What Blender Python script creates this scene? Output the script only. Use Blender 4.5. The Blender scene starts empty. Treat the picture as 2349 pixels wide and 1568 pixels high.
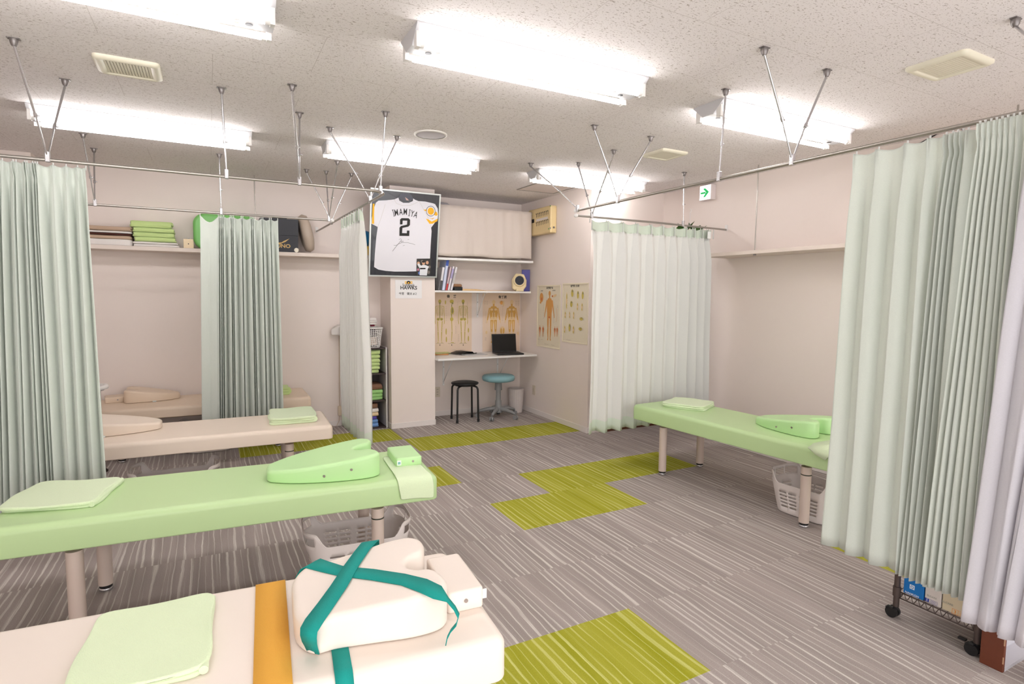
import bpy, math, random
from mathutils import Vector, Matrix
random.seed(7)
PI=math.pi
EXPO=.62; LAMP=17
S=bpy.context.scene
COL=S.collection
rnd=random.Random(11)
# ---------------------------------------------------------------- camera model
W,H=2349.0,1568.0
FPX=1302.2; YAW=.48982; PIT=.08342; ROL=-.00876; CH=1.47
def _axes():
    cy,sy,cp,sp=math.cos(YAW),math.sin(YAW),math.cos(PIT),math.sin(PIT)
    f=Vector((sy*cp,cy*cp,-sp)); r=Vector((cy,-sy,0)); d=f.cross(r)
    cr,sr=math.cos(ROL),math.sin(ROL)
    return r*cr+d*sr, -r*sr+d*cr, f
AR,AD,AF=_axes(); EYE=Vector((0,0,CH))
def ray(x,y): return AR*((x-W/2)/FPX)+AD*((y-H/2)/FPX)+AF
def pz(x,y,z):
    r=ray(x,y); return EYE+r*((z-CH)/r.z)
def pX(x,y,X):
    r=ray(x,y); return EYE+r*(X/r.x)
def pY(x,y,Y):
    r=ray(x,y); return EYE+r*(Y/r.y)
def ppl(x,y,o,n):
    r=ray(x,y); return EYE+r*((o-EYE).dot(n)/r.dot(n))
cam=bpy.data.cameras.new('camera'); co=bpy.data.objects.new('camera',cam); COL.objects.link(co)
m=Matrix((AR,-AD,-AF)).transposed().to_4x4(); m.translation=EYE; co.matrix_world=m
cam.sensor_width=36; cam.lens=FPX/W*36; cam.clip_start=.02
S.camera=co
S.view_settings.view_transform='Standard'; S.view_settings.look='None'
S.view_settings.gamma=1; S.view_settings.use_curve_mapping=False
S.view_settings.exposure=EXPO
S.cycles.max_bounces=5; S.cycles.diffuse_bounces=4; S.cycles.glossy_bounces=3; S.cycles.transmission_bounces=4; S.cycles.transparent_max_bounces=4
S.cycles.use_adaptive_sampling=True; S.cycles.adaptive_threshold=.06; S.cycles.caustics_reflective=False; S.cycles.caustics_refractive=False
# ---------------------------------------------------------------- materials
def lin(c):
    return tuple(((v/255)/12.92 if v/255<=.04045 else ((v/255+.055)/1.055)**2.4) for v in c)
MATS={}
def mat(name,rgb,rough=.6,metal=0,spec=.5,bump=0,bscale=400,trans=0,emit=0,var=0,alpha=1,coat=0,sheen=0):
    if name in MATS: return MATS[name]
    m=bpy.data.materials.new(name); m.use_nodes=True; nt=m.node_tree; b=nt.nodes['Principled BSDF']
    c=lin(rgb)+(1,)
    b.inputs['Base Color'].default_value=c; b.inputs['Roughness'].default_value=rough
    b.inputs['Metallic'].default_value=metal; b.inputs['Specular IOR Level'].default_value=spec
    if coat: b.inputs['Coat Weight'].default_value=coat
    if sheen: b.inputs['Sheen Weight'].default_value=sheen
    if trans: b.inputs['Transmission Weight'].default_value=trans
    if emit: b.inputs['Emission Color'].default_value=c; b.inputs['Emission Strength'].default_value=emit
    if bump or var:
        tc=nt.nodes.new('ShaderNodeTexCoord'); n=nt.nodes.new('ShaderNodeTexNoise')
        n.inputs['Scale'].default_value=bscale; n.inputs['Detail'].default_value=3
        nt.links.new(tc.outputs['Object'],n.inputs['Vector'])
        if bump:
            bp=nt.nodes.new('ShaderNodeBump'); bp.inputs['Strength'].default_value=bump; bp.inputs['Distance'].default_value=.002
            nt.links.new(n.outputs['Fac'],bp.inputs['Height']); nt.links.new(bp.outputs['Normal'],b.inputs['Normal'])
        if var:
            mx=nt.nodes.new('ShaderNodeMix'); mx.data_type='RGBA'
            mx.inputs['A'].default_value=tuple(v*(1-var) for v in c[:3])+(1,); mx.inputs['B'].default_value=tuple(min(1,v*(1+var)) for v in c[:3])+(1,)
            nt.links.new(n.outputs['Fac'],mx.inputs['Factor']); nt.links.new(mx.outputs['Result'],b.inputs['Base Color'])
    MATS[name]=m; return m
def cloth(name,rgb,tr=.25,bscale=700):
    if name in MATS: return MATS[name]
    m=bpy.data.materials.new(name); m.use_nodes=True; nt=m.node_tree; nt.nodes.clear()
    o=nt.nodes.new('ShaderNodeOutputMaterial'); d=nt.nodes.new('ShaderNodeBsdfDiffuse'); t=nt.nodes.new('ShaderNodeBsdfTranslucent'); mx=nt.nodes.new('ShaderNodeMixShader')
    c=lin(rgb)+(1,); tc=nt.nodes.new('ShaderNodeTexCoord'); mp=nt.nodes.new('ShaderNodeMapping'); mp.inputs['Scale'].default_value=(1,1,3)
    n=nt.nodes.new('ShaderNodeTexNoise'); n.inputs['Scale'].default_value=bscale*.3; n.inputs['Detail'].default_value=2
    nt.links.new(tc.outputs['Object'],mp.inputs['Vector']); nt.links.new(mp.outputs['Vector'],n.inputs['Vector'])
    cm=nt.nodes.new('ShaderNodeMix'); cm.data_type='RGBA'; cm.inputs['A'].default_value=tuple(v*.93 for v in c[:3])+(1,); cm.inputs['B'].default_value=tuple(min(1,v*1.06) for v in c[:3])+(1,)
    nt.links.new(n.outputs['Fac'],cm.inputs['Factor'])
    for s in (d,t): nt.links.new(cm.outputs['Result'],s.inputs['Color'])
    mx.inputs[0].default_value=tr
    nt.links.new(d.outputs[0],mx.inputs[1]); nt.links.new(t.outputs[0],mx.inputs[2]); nt.links.new(mx.outputs[0],o.inputs[0])
    MATS[name]=m; return m
# node expression helpers
def _nt(name):
    m=bpy.data.materials.new(name); m.use_nodes=True; return m,m.node_tree,m.node_tree.nodes['Principled BSDF']
def mk(nt,kind,op=None,*ins,**kw):
    n=nt.nodes.new(kind)
    if op: n.operation=op
    for i,v in enumerate(ins):
        if v is None: continue
        if hasattr(v,'is_output'): nt.links.new(v,n.inputs[i])
        else: n.inputs[i].default_value=v
    for k,v in kw.items():
        if hasattr(v,'is_output'): nt.links.new(v,n.inputs[k])
        else: n.inputs[k].default_value=v
    return n
def M_(nt,op,*ins): return mk(nt,'ShaderNodeMath',op,*ins).outputs[0]
def carpet():
    m,nt,b=_nt('striped_carpet_tiles')
    tc=nt.nodes.new('ShaderNodeTexCoord'); sp=mk(nt,'ShaderNodeSeparateXYZ',None,tc.outputs['Object'])
    x,y=sp.outputs[0],sp.outputs[1]
    j=M_(nt,'FLOOR',M_(nt,'DIVIDE',y,.5)); i=M_(nt,'FLOOR',M_(nt,'DIVIDE',M_(nt,'SUBTRACT',x,1.70),.5))
    # every tile row is shifted by a random amount
    wn=nt.nodes.new('ShaderNodeTexWhiteNoise'); wn.noise_dimensions='1D'; nt.links.new(j,wn.inputs['W'])
    sh=M_(nt,'MULTIPLY',wn.outputs['Value'],37.0)
    xs=M_(nt,'ADD',x,sh)
    wv=mk(nt,'ShaderNodeCombineXYZ',None,M_(nt,'MULTIPLY',xs,9.0),M_(nt,'MULTIPLY',y,7.0),0.0)
    wn2=mk(nt,'ShaderNodeTexNoise',None); nt.links.new(wv.outputs[0],wn2.inputs['Vector']); wn2.inputs['Scale'].default_value=1; wn2.inputs['Detail'].default_value=3
    xs=M_(nt,'ADD',xs,M_(nt,'MULTIPLY',M_(nt,'SUBTRACT',wn2.outputs['Fac'],.5),.012))
    def streak(sx,sy,det,seed,rough=.5):
        cv=mk(nt,'ShaderNodeCombineXYZ',None,M_(nt,'MULTIPLY',xs,sx),M_(nt,'MULTIPLY',y,sy),M_(nt,'ADD',M_(nt,'MULTIPLY',j,7.31),seed))
        n=mk(nt,'ShaderNodeTexNoise',None); nt.links.new(cv.outputs[0],n.inputs['Vector'])
        n.inputs['Scale'].default_value=1; n.inputs['Detail'].default_value=det; n.inputs['Roughness'].default_value=rough
        return n.outputs['Fac']
    a=streak(7,.7,1.5,0); c=streak(24,.9,1.0,5.5); fine=streak(420,2.5,0,9.0)
    ph=M_(nt,'ADD',M_(nt,'MULTIPLY',xs,26.0),M_(nt,'MULTIPLY',a,2.6))
    dist=M_(nt,'ABSOLUTE',M_(nt,'SUBTRACT',M_(nt,'FRACT',ph),.5))
    wd=mk(nt,'ShaderNodeMapRange',None,c,.36,.70,.02,.21).outputs[0]
    mr=mk(nt,'ShaderNodeMapRange',None,M_(nt,'SUBTRACT',wd,dist),-.03,.05,0,1).outputs[0]
    c2=streak(70,.6,1.0,15.5)
    mr2=mk(nt,'ShaderNodeMapRange',None,c2,.64,.71,0,.45).outputs[0]
    st=M_(nt,'MAXIMUM',mr,mr2)
    fr=mk(nt,'ShaderNodeMapRange',None,fine,.35,.65,.35,1.0).outputs[0]
    st=M_(nt,'MULTIPLY',st,fr)
    tone=streak(16,.9,2,3.3)
    # tile colour mask
    cells=[(-1,3),(-2,3),(0,6),(1,6),(1,7),(2,7),(3,7)]+[(k,10) for k in range(0,4)]+[(k,11) for k in range(-3,0)]+[(-1,8),(-2,8)]+[(3,3),(4,3)]
    tot=None
    for ci,cj in cells:
        e=M_(nt,'MULTIPLY',M_(nt,'COMPARE',i,float(ci),.1),M_(nt,'COMPARE',j,float(cj),.1))
        tot=e if tot is None else M_(nt,'ADD',tot,e)
    def mixc(f,A,B):
        n=nt.nodes.new('ShaderNodeMix'); n.data_type='RGBA'
        nt.links.new(f,n.inputs['Factor'])
        for k,v in (('A',A),('B',B)):
            if hasattr(v,'is_output'): nt.links.new(v,n.inputs[k])
            else: n.inputs[k].default_value=lin(v)+(1,)
        return n.outputs['Result']
    tf=mk(nt,'ShaderNodeMapRange',None,tone,.3,.7,0,1).outputs[0]
    grey=mixc(st,mixc(tf,(152,142,137),(169,158,153)),(212,206,200))
    green=mixc(st,mixc(tf,(154,154,42),(170,168,64)),(204,203,126))
    colr=mixc(tot,grey,green)
    pn=mk(nt,'ShaderNodeTexNoise',None); nt.links.new(tc.outputs['Object'],pn.inputs['Vector']); pn.inputs['Scale'].default_value=260; pn.inputs['Detail'].default_value=2
    hv=mk(nt,'ShaderNodeHueSaturation',None); nt.links.new(colr,hv.inputs['Color'])
    nt.links.new(mk(nt,'ShaderNodeMapRange',None,pn.outputs['Fac'],.25,.75,.86,1.14).outputs[0],hv.inputs['Value'])
    nt.links.new(hv.outputs[0],b.inputs['Base Color']); b.inputs['Roughness'].default_value=.95; b.inputs['Specular IOR Level'].default_value=.1
    bp=mk(nt,'ShaderNodeBump',None); bp.inputs['Strength'].default_value=.35; bp.inputs['Distance'].default_value=.003
    nt.links.new(M_(nt,'ADD',pn.outputs['Fac'],M_(nt,'MULTIPLY',fine,.7)),bp.inputs['Height']); nt.links.new(bp.outputs[0],b.inputs['Normal'])
    return m
def ceiling_board():
    m,nt,b=_nt('fissured_ceiling_board')
    tc=nt.nodes.new('ShaderNodeTexCoord'); sp=mk(nt,'ShaderNodeSeparateXYZ',None,tc.outputs['Object'])
    x,y=sp.outputs[0],sp.outputs[1]
    yy=M_(nt,'DIVIDE',M_(nt,'SUBTRACT',y,1.795),.455); row=M_(nt,'FLOOR',yy); fy=M_(nt,'FRACT',yy)
    par=M_(nt,'MULTIPLY',M_(nt,'FLOORED_MODULO',row,2.0),.5)
    xx=M_(nt,'ADD',M_(nt,'DIVIDE',M_(nt,'SUBTRACT',x,1.395),.895),par); fx=M_(nt,'FRACT',xx)
    def edge(f,w): return M_(nt,'LESS_THAN',M_(nt,'MINIMUM',f,M_(nt,'SUBTRACT',1.0,f)),w)
    seam=M_(nt,'MAXIMUM',edge(fy,.0028),edge(fx,.0014))
    def pits(sx,sy,lo,hi,seed,det=1.5):
        cv=mk(nt,'ShaderNodeCombineXYZ',None,M_(nt,'MULTIPLY',x,sx),M_(nt,'MULTIPLY',y,sy),seed)
        n=mk(nt,'ShaderNodeTexNoise',None); nt.links.new(cv.outputs[0],n.inputs['Vector']); n.inputs['Scale'].default_value=1; n.inputs['Detail'].default_value=det; n.inputs['Distortion'].default_value=.6
        return mk(nt,'ShaderNodeMapRange',None,n.outputs['Fac'],lo,hi,0,1).outputs[0]
    p=M_(nt,'MAXIMUM',pits(50,140,.635,.68,2.0),M_(nt,'MULTIPLY',pits(150,150,.66,.71,8.0,.5),.8))
    dark=M_(nt,'MAXIMUM',M_(nt,'MULTIPLY',p,.55),M_(nt,'MULTIPLY',seam,.34))
    n=nt.nodes.new('ShaderNodeMix'); n.data_type='RGBA'; nt.links.new(dark,n.inputs['Factor']); n.inputs['A'].default_value=lin((236,230,229))+(1,); n.inputs['B'].default_value=lin((120,96,80))+(1,)
    nt.links.new(n.outputs['Result'],b.inputs['Base Color']); b.inputs['Roughness'].default_value=.9; b.inputs['Specular IOR Level'].default_value=.15
    return m
WALL=mat('pink_white_wallpaper',(238,226,219),.85,spec=.2,bump=.25,bscale=260,var=.015)
BASE=mat('vinyl_baseboard',(234,226,221),.55,spec=.3)
CARPET=carpet(); CEIL=ceiling_board()
CREAM=mat('cream_leatherette',(238,222,206),.42,spec=.4,bump=.06,bscale=900)
CREAMP=mat('pale_cream_leatherette',(236,224,213),.4,spec=.4,bump=.06,bscale=900)
TAN=mat('tan_leatherette',(231,211,189),.42,spec=.4,bump=.06,bscale=900)
GREEN=mat('green_leatherette',(191,219,162),.36,spec=.5,bump=.06,bscale=900)
GREENP=mat('bright_green_leatherette',(190,230,166),.36,spec=.5,bump=.06,bscale=900)
LEGM=mat('beige_painted_steel',(205,188,177),.4,spec=.4)
CHROME=mat('chrome',(196,194,196),.25,metal=.85)
STEEL=mat('brushed_steel',(168,162,155),.3,metal=.75)
DKMET=mat('dark_metal',(128,122,120),.35,metal=.6)
BLACK=mat('black_plastic',(22,22,24),.45)
BLKM=mat('black_painted_steel',(20,19,20),.3,spec=.6)
WHITE=mat('white_plastic',(236,233,230),.4)
WPAINT=mat('white_laminate',(240,238,236),.35)
PLAST=mat('pale_grey_plastic',(225,216,212),.4,spec=.4)
LIMEC=mat('pale_lime_terry',(221,237,198),.95,spec=.1,bump=.9,bscale=330,var=.05,sheen=.3)
LIME=mat('lime_terry',(202,224,152),.95,spec=.1,bump=.9,bscale=330,var=.06,sheen=.3)
MINT=mat('green_terry',(160,208,132),.95,spec=.1,bump=.9,bscale=330,var=.06)
TANT=mat('tan_terry',(196,170,148),.95,spec=.1,bump=.9,bscale=330,var=.06)
BROWNT=mat('brown_terry',(138,104,84),.95,spec=.1,bump=.9,bscale=330,var=.08)
DBROWN=mat('dark_brown_cloth',(82,50,44),.95,spec=.1,bump=.6,bscale=330)
WHITET=mat('white_terry',(232,226,222),.95,spec=.1,bump=.8,bscale=330,var=.03)
BEIGET=mat('beige_waffle_cloth',(228,204,168),.95,spec=.1,bump=.8,bscale=200,var=.05)
PURPT=mat('violet_terry',(98,86,178),.95,spec=.1,bump=.8,bscale=330,var=.05)
BLUET=mat('blue_terry',(120,158,214),.95,spec=.1,bump=.8,bscale=330,var=.05)
CURT=cloth('mint_curtain_fabric',(235,240,233),.42)
CURTB=cloth('pale_curtain_lining',(230,229,224),.08)
CURTH=cloth('mint_curtain_header',(222,231,216),.2)
SHEER=cloth('white_sheer_fabric',(240,238,243),.5)
NOREN=cloth('cream_curtain_cotton',(246,235,226),.35)
# ---------------------------------------------------------------- mesh builder
class MB:
    def __init__(s): s.v=[]; s.f=[]; s.mi=[]; s.sm=[]
    def add(s,vs,fs,mi=0,sm=False,M=None):
        o=len(s.v)
        s.v+= [tuple(M@Vector(v)) for v in vs] if M is not None else [tuple(v) for v in vs]
        for f in fs: s.f.append(tuple(i+o for i in f)); s.mi.append(mi); s.sm.append(sm)
        return s
    def box(s,x0,x1,y0,y1,z0,z1,mi=0,M=None):
        v=[(x,y,z) for z in (z0,z1) for y in (y0,y1) for x in (x0,x1)]
        return s.add(v,[(0,2,3,1),(4,5,7,6),(0,1,5,4),(2,6,7,3),(0,4,6,2),(1,3,7,5)],mi,False,M)
    def cyl(s,p0,p1,r0,r1=None,n=16,mi=0,cap=True,sm=True):
        p0,p1=Vector(p0),Vector(p1); r1=r0 if r1 is None else r1
        d=(p1-p0).normalized(); a=d.orthogonal().normalized(); b=d.cross(a)
        v=[];f=[]
        for p,r in ((p0,r0),(p1,r1)):
            for k in range(n):
                t=2*PI*k/n; v.append(p+a*(r*math.cos(t))+b*(r*math.sin(t)))
        for k in range(n): f.append((k,(k+1)%n,n+(k+1)%n,n+k))
        s.add(v,f,mi,sm)
        if cap: s.add(v,[tuple(range(n))[::-1],tuple(range(n,2*n))],mi,False)
        return s
    def lathe(s,prof,c=(0,0,0),n=32,mi=0,cap=True,M=None):
        v=[];f=[];m_=len(prof)
        for r,z in prof:
            for k in range(n):
                t=2*PI*k/n; v.append((c[0]+r*math.cos(t),c[1]+r*math.sin(t),c[2]+z))
        for i in range(m_-1):
            for k in range(n): f.append((i*n+k,i*n+(k+1)%n,(i+1)*n+(k+1)%n,(i+1)*n+k))
        s.add(v,f,mi,True,M)
        if cap: s.add([v[k] for k in range(n)]+[v[(m_-1)*n+k] for k in range(n)],[tuple(range(n))[::-1],tuple(range(n,2*n))],mi,False,M)
        return s
    def tube(s,pts,r,n=10,mi=0,closed=False):
        pts=[Vector(p) for p in pts]; N=len(pts); v=[];f=[]; a=None
        for i in range(N):
            if closed: d=(pts[(i+1)%N]-pts[i-1])
            else: d=pts[min(i+1,N-1)]-pts[max(i-1,0)]
            d.normalize()
            a=(d.orthogonal() if a is None else a-d*a.dot(d)).normalized(); b=d.cross(a)
            rr=r[i] if isinstance(r,(list,tuple)) else r
            for k in range(n):
                t=2*PI*k/n; v.append(pts[i]+a*(rr*math.cos(t))+b*(rr*math.sin(t)))
        for i in range(N if closed else N-1):
            i2=(i+1)%N
            for k in range(n): f.append((i*n+k,i*n+(k+1)%n,i2*n+(k+1)%n,i2*n+k))
        s.add(v,f,mi,True)
        if not closed: s.add(v[:n]+v[-n:],[tuple(range(n))[::-1],tuple(range(n,2*n))],mi,False)
        return s
    def slab(s,out,z0,z1,rt=.01,rb=0,n=4,mi=0,top=None,M=None,jit=None):
        """closed outline (ccw) raised from z0 to z1 with rounded edges; top(x,y) overrides z1"""
        N=len(out); P=[Vector((p[0],p[1])) for p in out]
        nr=[]
        for i in range(N):
            d=(P[(i+1)%N]-P[i-1]); q=Vector((d.y,-d.x)); nr.append(q.normalized() if q.length>1e-9 else Vector((0,0)))
        rings=[]
        if rb:
            for k in range(n+1):
                t=PI/2*k/n; rings.append((rb*(1-math.sin(t)),0,rb*(1-math.cos(t))))
        else: rings.append((0,0,0))
        for k in range(n+1):
            t=PI/2*k/n; rings.append((rt*(1-math.cos(t)),1,-rt*(1-math.sin(t))))
        rings.append((rt+min(.004,rt*.3),1,0))
        v=[];f=[]
        for ins,which,dz in rings:
            for i in range(N):
                p=P[i]-nr[i]*ins
                zt=top(p.x,p.y) if top else z1
                z=(zt if which else z0)+dz
                v.append((p.x,p.y,z))
        R=len(rings)
        for a in range(R-1):
            for i in range(N): f.append((a*N+i,a*N+(i+1)%N,(a+1)*N+(i+1)%N,(a+1)*N+i))
        if jit: v=[jit(q) for q in v]
        f.append(tuple(range((R-1)*N,R*N)))
        s.add(v,f,mi,True,M)
        s.add(v[:N],[tuple(range(N))[::-1]],mi,False,M)
        return s
    def ribbon(s,pts,w,th=.003,mi=0):
        """flat strap: pts list of centre points, w list of half-width vectors"""
        v=[];f=[];N=len(pts)
        for i,(p,h) in enumerate(zip(pts,w)):
            p,h=Vector(p),Vector(h)
            d=Vector(pts[min(i+1,N-1)])-Vector(pts[max(i-1,0)]); nn=d.cross(h)
            nn=nn.normalized()*(th/2) if nn.length>1e-9 else Vector((0,0,th/2))
            v+=[p-h-nn,p+h-nn,p+h+nn,p-h+nn]
        for i in range(N-1):
            for k in range(4): f.append((i*4+k,i*4+(k+1)%4,(i+1)*4+(k+1)%4,(i+1)*4+k))
        f+=[(3,2,1,0),tuple(range((N-1)*4,N*4))]
        return s.add(v,f,mi,True)
    def build(s,name,mats,parent=None,loc=(0,0,0),mods=()):
        me=bpy.data.meshes.new(name); me.from_pydata(s.v,[],s.f); 
        mats=mats if isinstance(mats,(list,tuple)) else [mats]
        for m in mats: me.materials.append(m)
        me.polygons.foreach_set('material_index',s.mi); me.polygons.foreach_set('use_smooth',s.sm); me.update()
        o=bpy.data.objects.new(name,me); COL.objects.link(o)
        if parent: o.parent=parent
        o.location=loc
        for k in mods:
            if k[0]=='bevel':
                b=o.modifiers.new('bevel','BEVEL'); b.width=k[1]; b.segments=k[2]; b.limit_method='ANGLE'; b.angle_limit=math.radians(40)
            if k[0]=='solid':
                b=o.modifiers.new('solid','SOLIDIFY'); b.thickness=k[1]; b.offset=k[2] if len(k)>2 else 0
            if k[0]=='sub':
                b=o.modifiers.new('sub','SUBSURF'); b.levels=b.render_levels=k[1]
        return o
def rrect(w,d,r,n=5,c=(0,0)):
    o=[]
    for sx,sy,a in ((1,1,0),(-1,1,PI/2),(-1,-1,PI),(1,-1,1.5*PI)):
        for k in range(n+1):
            t=a+PI/2*k/n; o.append((c[0]+sx*(w/2-r)+r*math.cos(t),c[1]+sy*(d/2-r)+r*math.sin(t)))
    return o
def thing(name,label,cat,loc=(0,0,0),rz=0,group=None):
    o=bpy.data.objects.new(name,None); COL.objects.link(o); o.location=loc; o.rotation_euler=(0,0,rz); o.empty_display_size=.05
    return tag(o,label,cat,group)
def tag(o,label,cat,group=None):
    o['label']=label; o['category']=cat
    if group: o['group']=group
    return o
def plabel(o,l): o['label']=l; return o
def struct(o): o['kind']='structure'; return o
def copy_tree(o,loc,rz=0,label=None):
    r=o.copy(); COL.objects.link(r); r.location=loc; r.rotation_euler=(0,0,rz)
    if label: r['label']=label
    def kids(a,b):
        for ch in a.children:
            c=ch.copy(); COL.objects.link(c); c.parent=b; kids(ch,c)
    kids(o,r); return r
_dg=None
def text_mesh(body,size,align='CENTER',bold=0,sx=1.0,shear=0,space=1):
    cu=bpy.data.curves.new('t','FONT'); cu.body=body; cu.size=size; cu.align_x=align; cu.align_y='CENTER'; cu.offset=bold; cu.shear=shear; cu.space_character=space
    cu.resolution_u=3
    ob=bpy.data.objects.new('t',cu); COL.objects.link(ob)
    dg=bpy.context.evaluated_depsgraph_get(); dg.update()
    me=bpy.data.meshes.new_from_object(ob.evaluated_get(dg))
    vs=[(v.co.x*sx,v.co.y,0) for v in me.vertices]; fs=[tuple(p.vertices) for p in me.polygons]
    bpy.data.objects.remove(ob); bpy.data.meshes.remove(me)
    return vs,fs
class Flat:
    """drawing on a plane; o origin, u right, v up, n towards the viewer (world vectors)"""
    def __init__(s,o,u,v,base=(0,0,0)): s.o=Vector(o); s.u=Vector(u).normalized(); s.v=Vector(v).normalized(); s.n=s.u.cross(s.v); s.k=0; s.b=Vector(base); s.mb=MB(); s.lift=.0006
    def px(s,x,y):
        p=ppl(x,y,s.o,s.n)-s.o; return (p.dot(s.u),p.dot(s.v))
    def P(s,a): return s.o+s.u*a[0]+s.v*a[1]+s.n*s.lift-s.b
    def up(s,d=.0004): s.lift+=d; return s
    def poly(s,pts,mi=0,raw=True):
        s.mb.add([s.P(p) for p in pts],[tuple(range(len(pts)))],mi); s.lift+=.00002; return s
    def pxpoly(s,pts,mi=0): return s.poly([s.px(*p) for p in pts],mi)
    def ell(s,c,rx,ry,mi=0,n=20,a=0):
        pts=[]
        for k in range(n):
            t=2*PI*k/n; x,y=rx*math.cos(t),ry*math.sin(t); pts.append((c[0]+x*math.cos(a)-y*math.sin(a),c[1]+x*math.sin(a)+y*math.cos(a)))
        return s.poly(pts,mi)
    def stroke(s,pts,w,mi=0):
        for i in range(len(pts)-1):
            a,b=Vector(pts[i]),Vector(pts[i+1]); d=b-a
            if d.length<1e-6: continue
            q=Vector((-d.y,d.x)).normalized()
            wa=w[i] if isinstance(w,(list,tuple)) else w; wb=w[i+1] if isinstance(w,(list,tuple)) else w
            s.poly([a-q*wa/2,b-q*wb/2,b+q*wb/2,a+q*wa/2],mi)
        return s
    def text(s,body,c,size,mi=0,ang=0,**kw):
        vs,fs=text_mesh(body,size,**kw); ca,sa=math.cos(ang),math.sin(ang)
        s.mb.add([s.P((c[0]+v[0]*ca-v[1]*sa,c[1]+v[0]*sa+v[1]*ca)) for v in vs],fs,mi); return s
def boxthing(name,label,cat,x0,x1,y0,y1,z0,z1,m,bev=.004,group=None):
    o=MB().box(x0,x1,y0,y1,z0,z1).build(name,m,mods=[('bevel',bev,2)] if bev else ()); return tag(o,label,cat,group)
# ================================================================ setting
CZ=2.6; YB=6.38; XR=4.5; XN=3.52; YC=4.88; XL=-3.0; YF=-1.2; WORLD=2.3
struct(MB().box(XL,XR+.1,YF,YB+.1,-.05,0).build('floor',CARPET))
struct(MB().box(XL-.1,XR+.1,YF-.1,YB+.1,CZ,CZ+.05).build('ceiling',CEIL))
struct(MB().box(XL,XN,YB,YB+.1,0,CZ).build('wall_back',WALL))
struct(MB().box(XN,XR+.1,YC,YB+.1,0,CZ).build('wall_recess',WALL))
struct(MB().box(XR,XR+.1,YF,YC,0,CZ).build('wall_right',WALL))
struct(MB().box(XL-.1,XL,YF,YB+.1,0,CZ).build('wall_left',WALL))
struct(MB().box(XL-.1,XR+.1,YF-.1,YF,2.45,CZ).box(XL-.1,XL+.3,YF-.1,YF,0,2.45).box(XR-.3,XR+.1,YF-.1,YF,0,2.45).build('wall_front',WALL))
# unseen opening added behind the camera so sky light lifts the dark ceiling
wf=MB()
for k in range(5):
    xx=XL+.3+(XR-XL-.6)*k/4; wf.box(xx-.03,xx+.03,YF-.08,YF-.02,0,2.45)
struct(wf.build('added_fill_opening',mat('added_opening_aluminium',(190,190,192),.4,metal=.8)))
w=bpy.data.worlds.new('fill_daylight'); S.world=w; w.use_nodes=True
w.node_tree.nodes['Background'].inputs[0].default_value=(1,.985,.98,1); w.node_tree.nodes['Background'].inputs[1].default_value=WORLD  # bright sky set as fill light through the added opening
pl=bpy.data.lights.new('added_opening_portal','AREA'); pl.shape='RECTANGLE'; pl.size=XR-XL-.6; pl.size_y=2.45; pl.cycles.is_portal=True  # portal guides sampling of the fill light through the added opening
po=bpy.data.objects.new('added_opening_portal',pl); COL.objects.link(po); po.location=((XL+XR)/2,YF+.02,1.225); po.rotation_euler=(PI/2,0,0)
struct(MB().box(1.71,2.21,5.97,YB,0,CZ).build('wall_column',WALL))
struct(MB().box(-1.9,-1.26,6.10,YB,0,CZ).build('wall_pier',WALL))
def baseb(name,segs):
    b=MB()
    for x0,x1,y0,y1 in segs: b.box(x0,x1,y0,y1,0,.062)
    struct(b.build(name,BASE,mods=[('bevel',.003,1)]))
baseb('baseboard_back',[(-1.26,1.71,YB-.008,YB),(2.21,XN,YB-.008,YB)])
baseb('baseboard_column',[(1.702,2.218,5.962,5.97),(1.702,1.71,5.962,YB),(2.21,2.218,5.962,YB)])
baseb('baseboard_recess',[(XN-.008,XN,YC,YB),(XN-.008,3.78,YC-.008,YC)])
baseb('baseboard_right',[(XR-.008,XR,YF,YC)])
BRW=mat('dark_brown_wood',(92,52,30),.5,bump=.1,bscale=60,var=.15)
# dark brown wooden door in the wall behind the hanging curtain
d=struct(MB().box(3.80,4.44,YC-.03,YC,0,2.0).build('door_1',BRW,mods=[('bevel',.003,1)]))
struct(MB().box(3.76,3.80,YC-.035,YC,0,2.04).box(4.44,4.48,YC-.035,YC,0,2.04).box(3.80,4.44,YC-.035,YC,2.0,2.04).build('trim_1',BRW))
MB().cyl((4.38,YC-.03,1.0),(4.38,YC-.08,1.0),.012).cyl((4.38,YC-.08,1.0),(4.28,YC-.08,1.0),.009).build('door_handle',STEEL,d)

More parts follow.
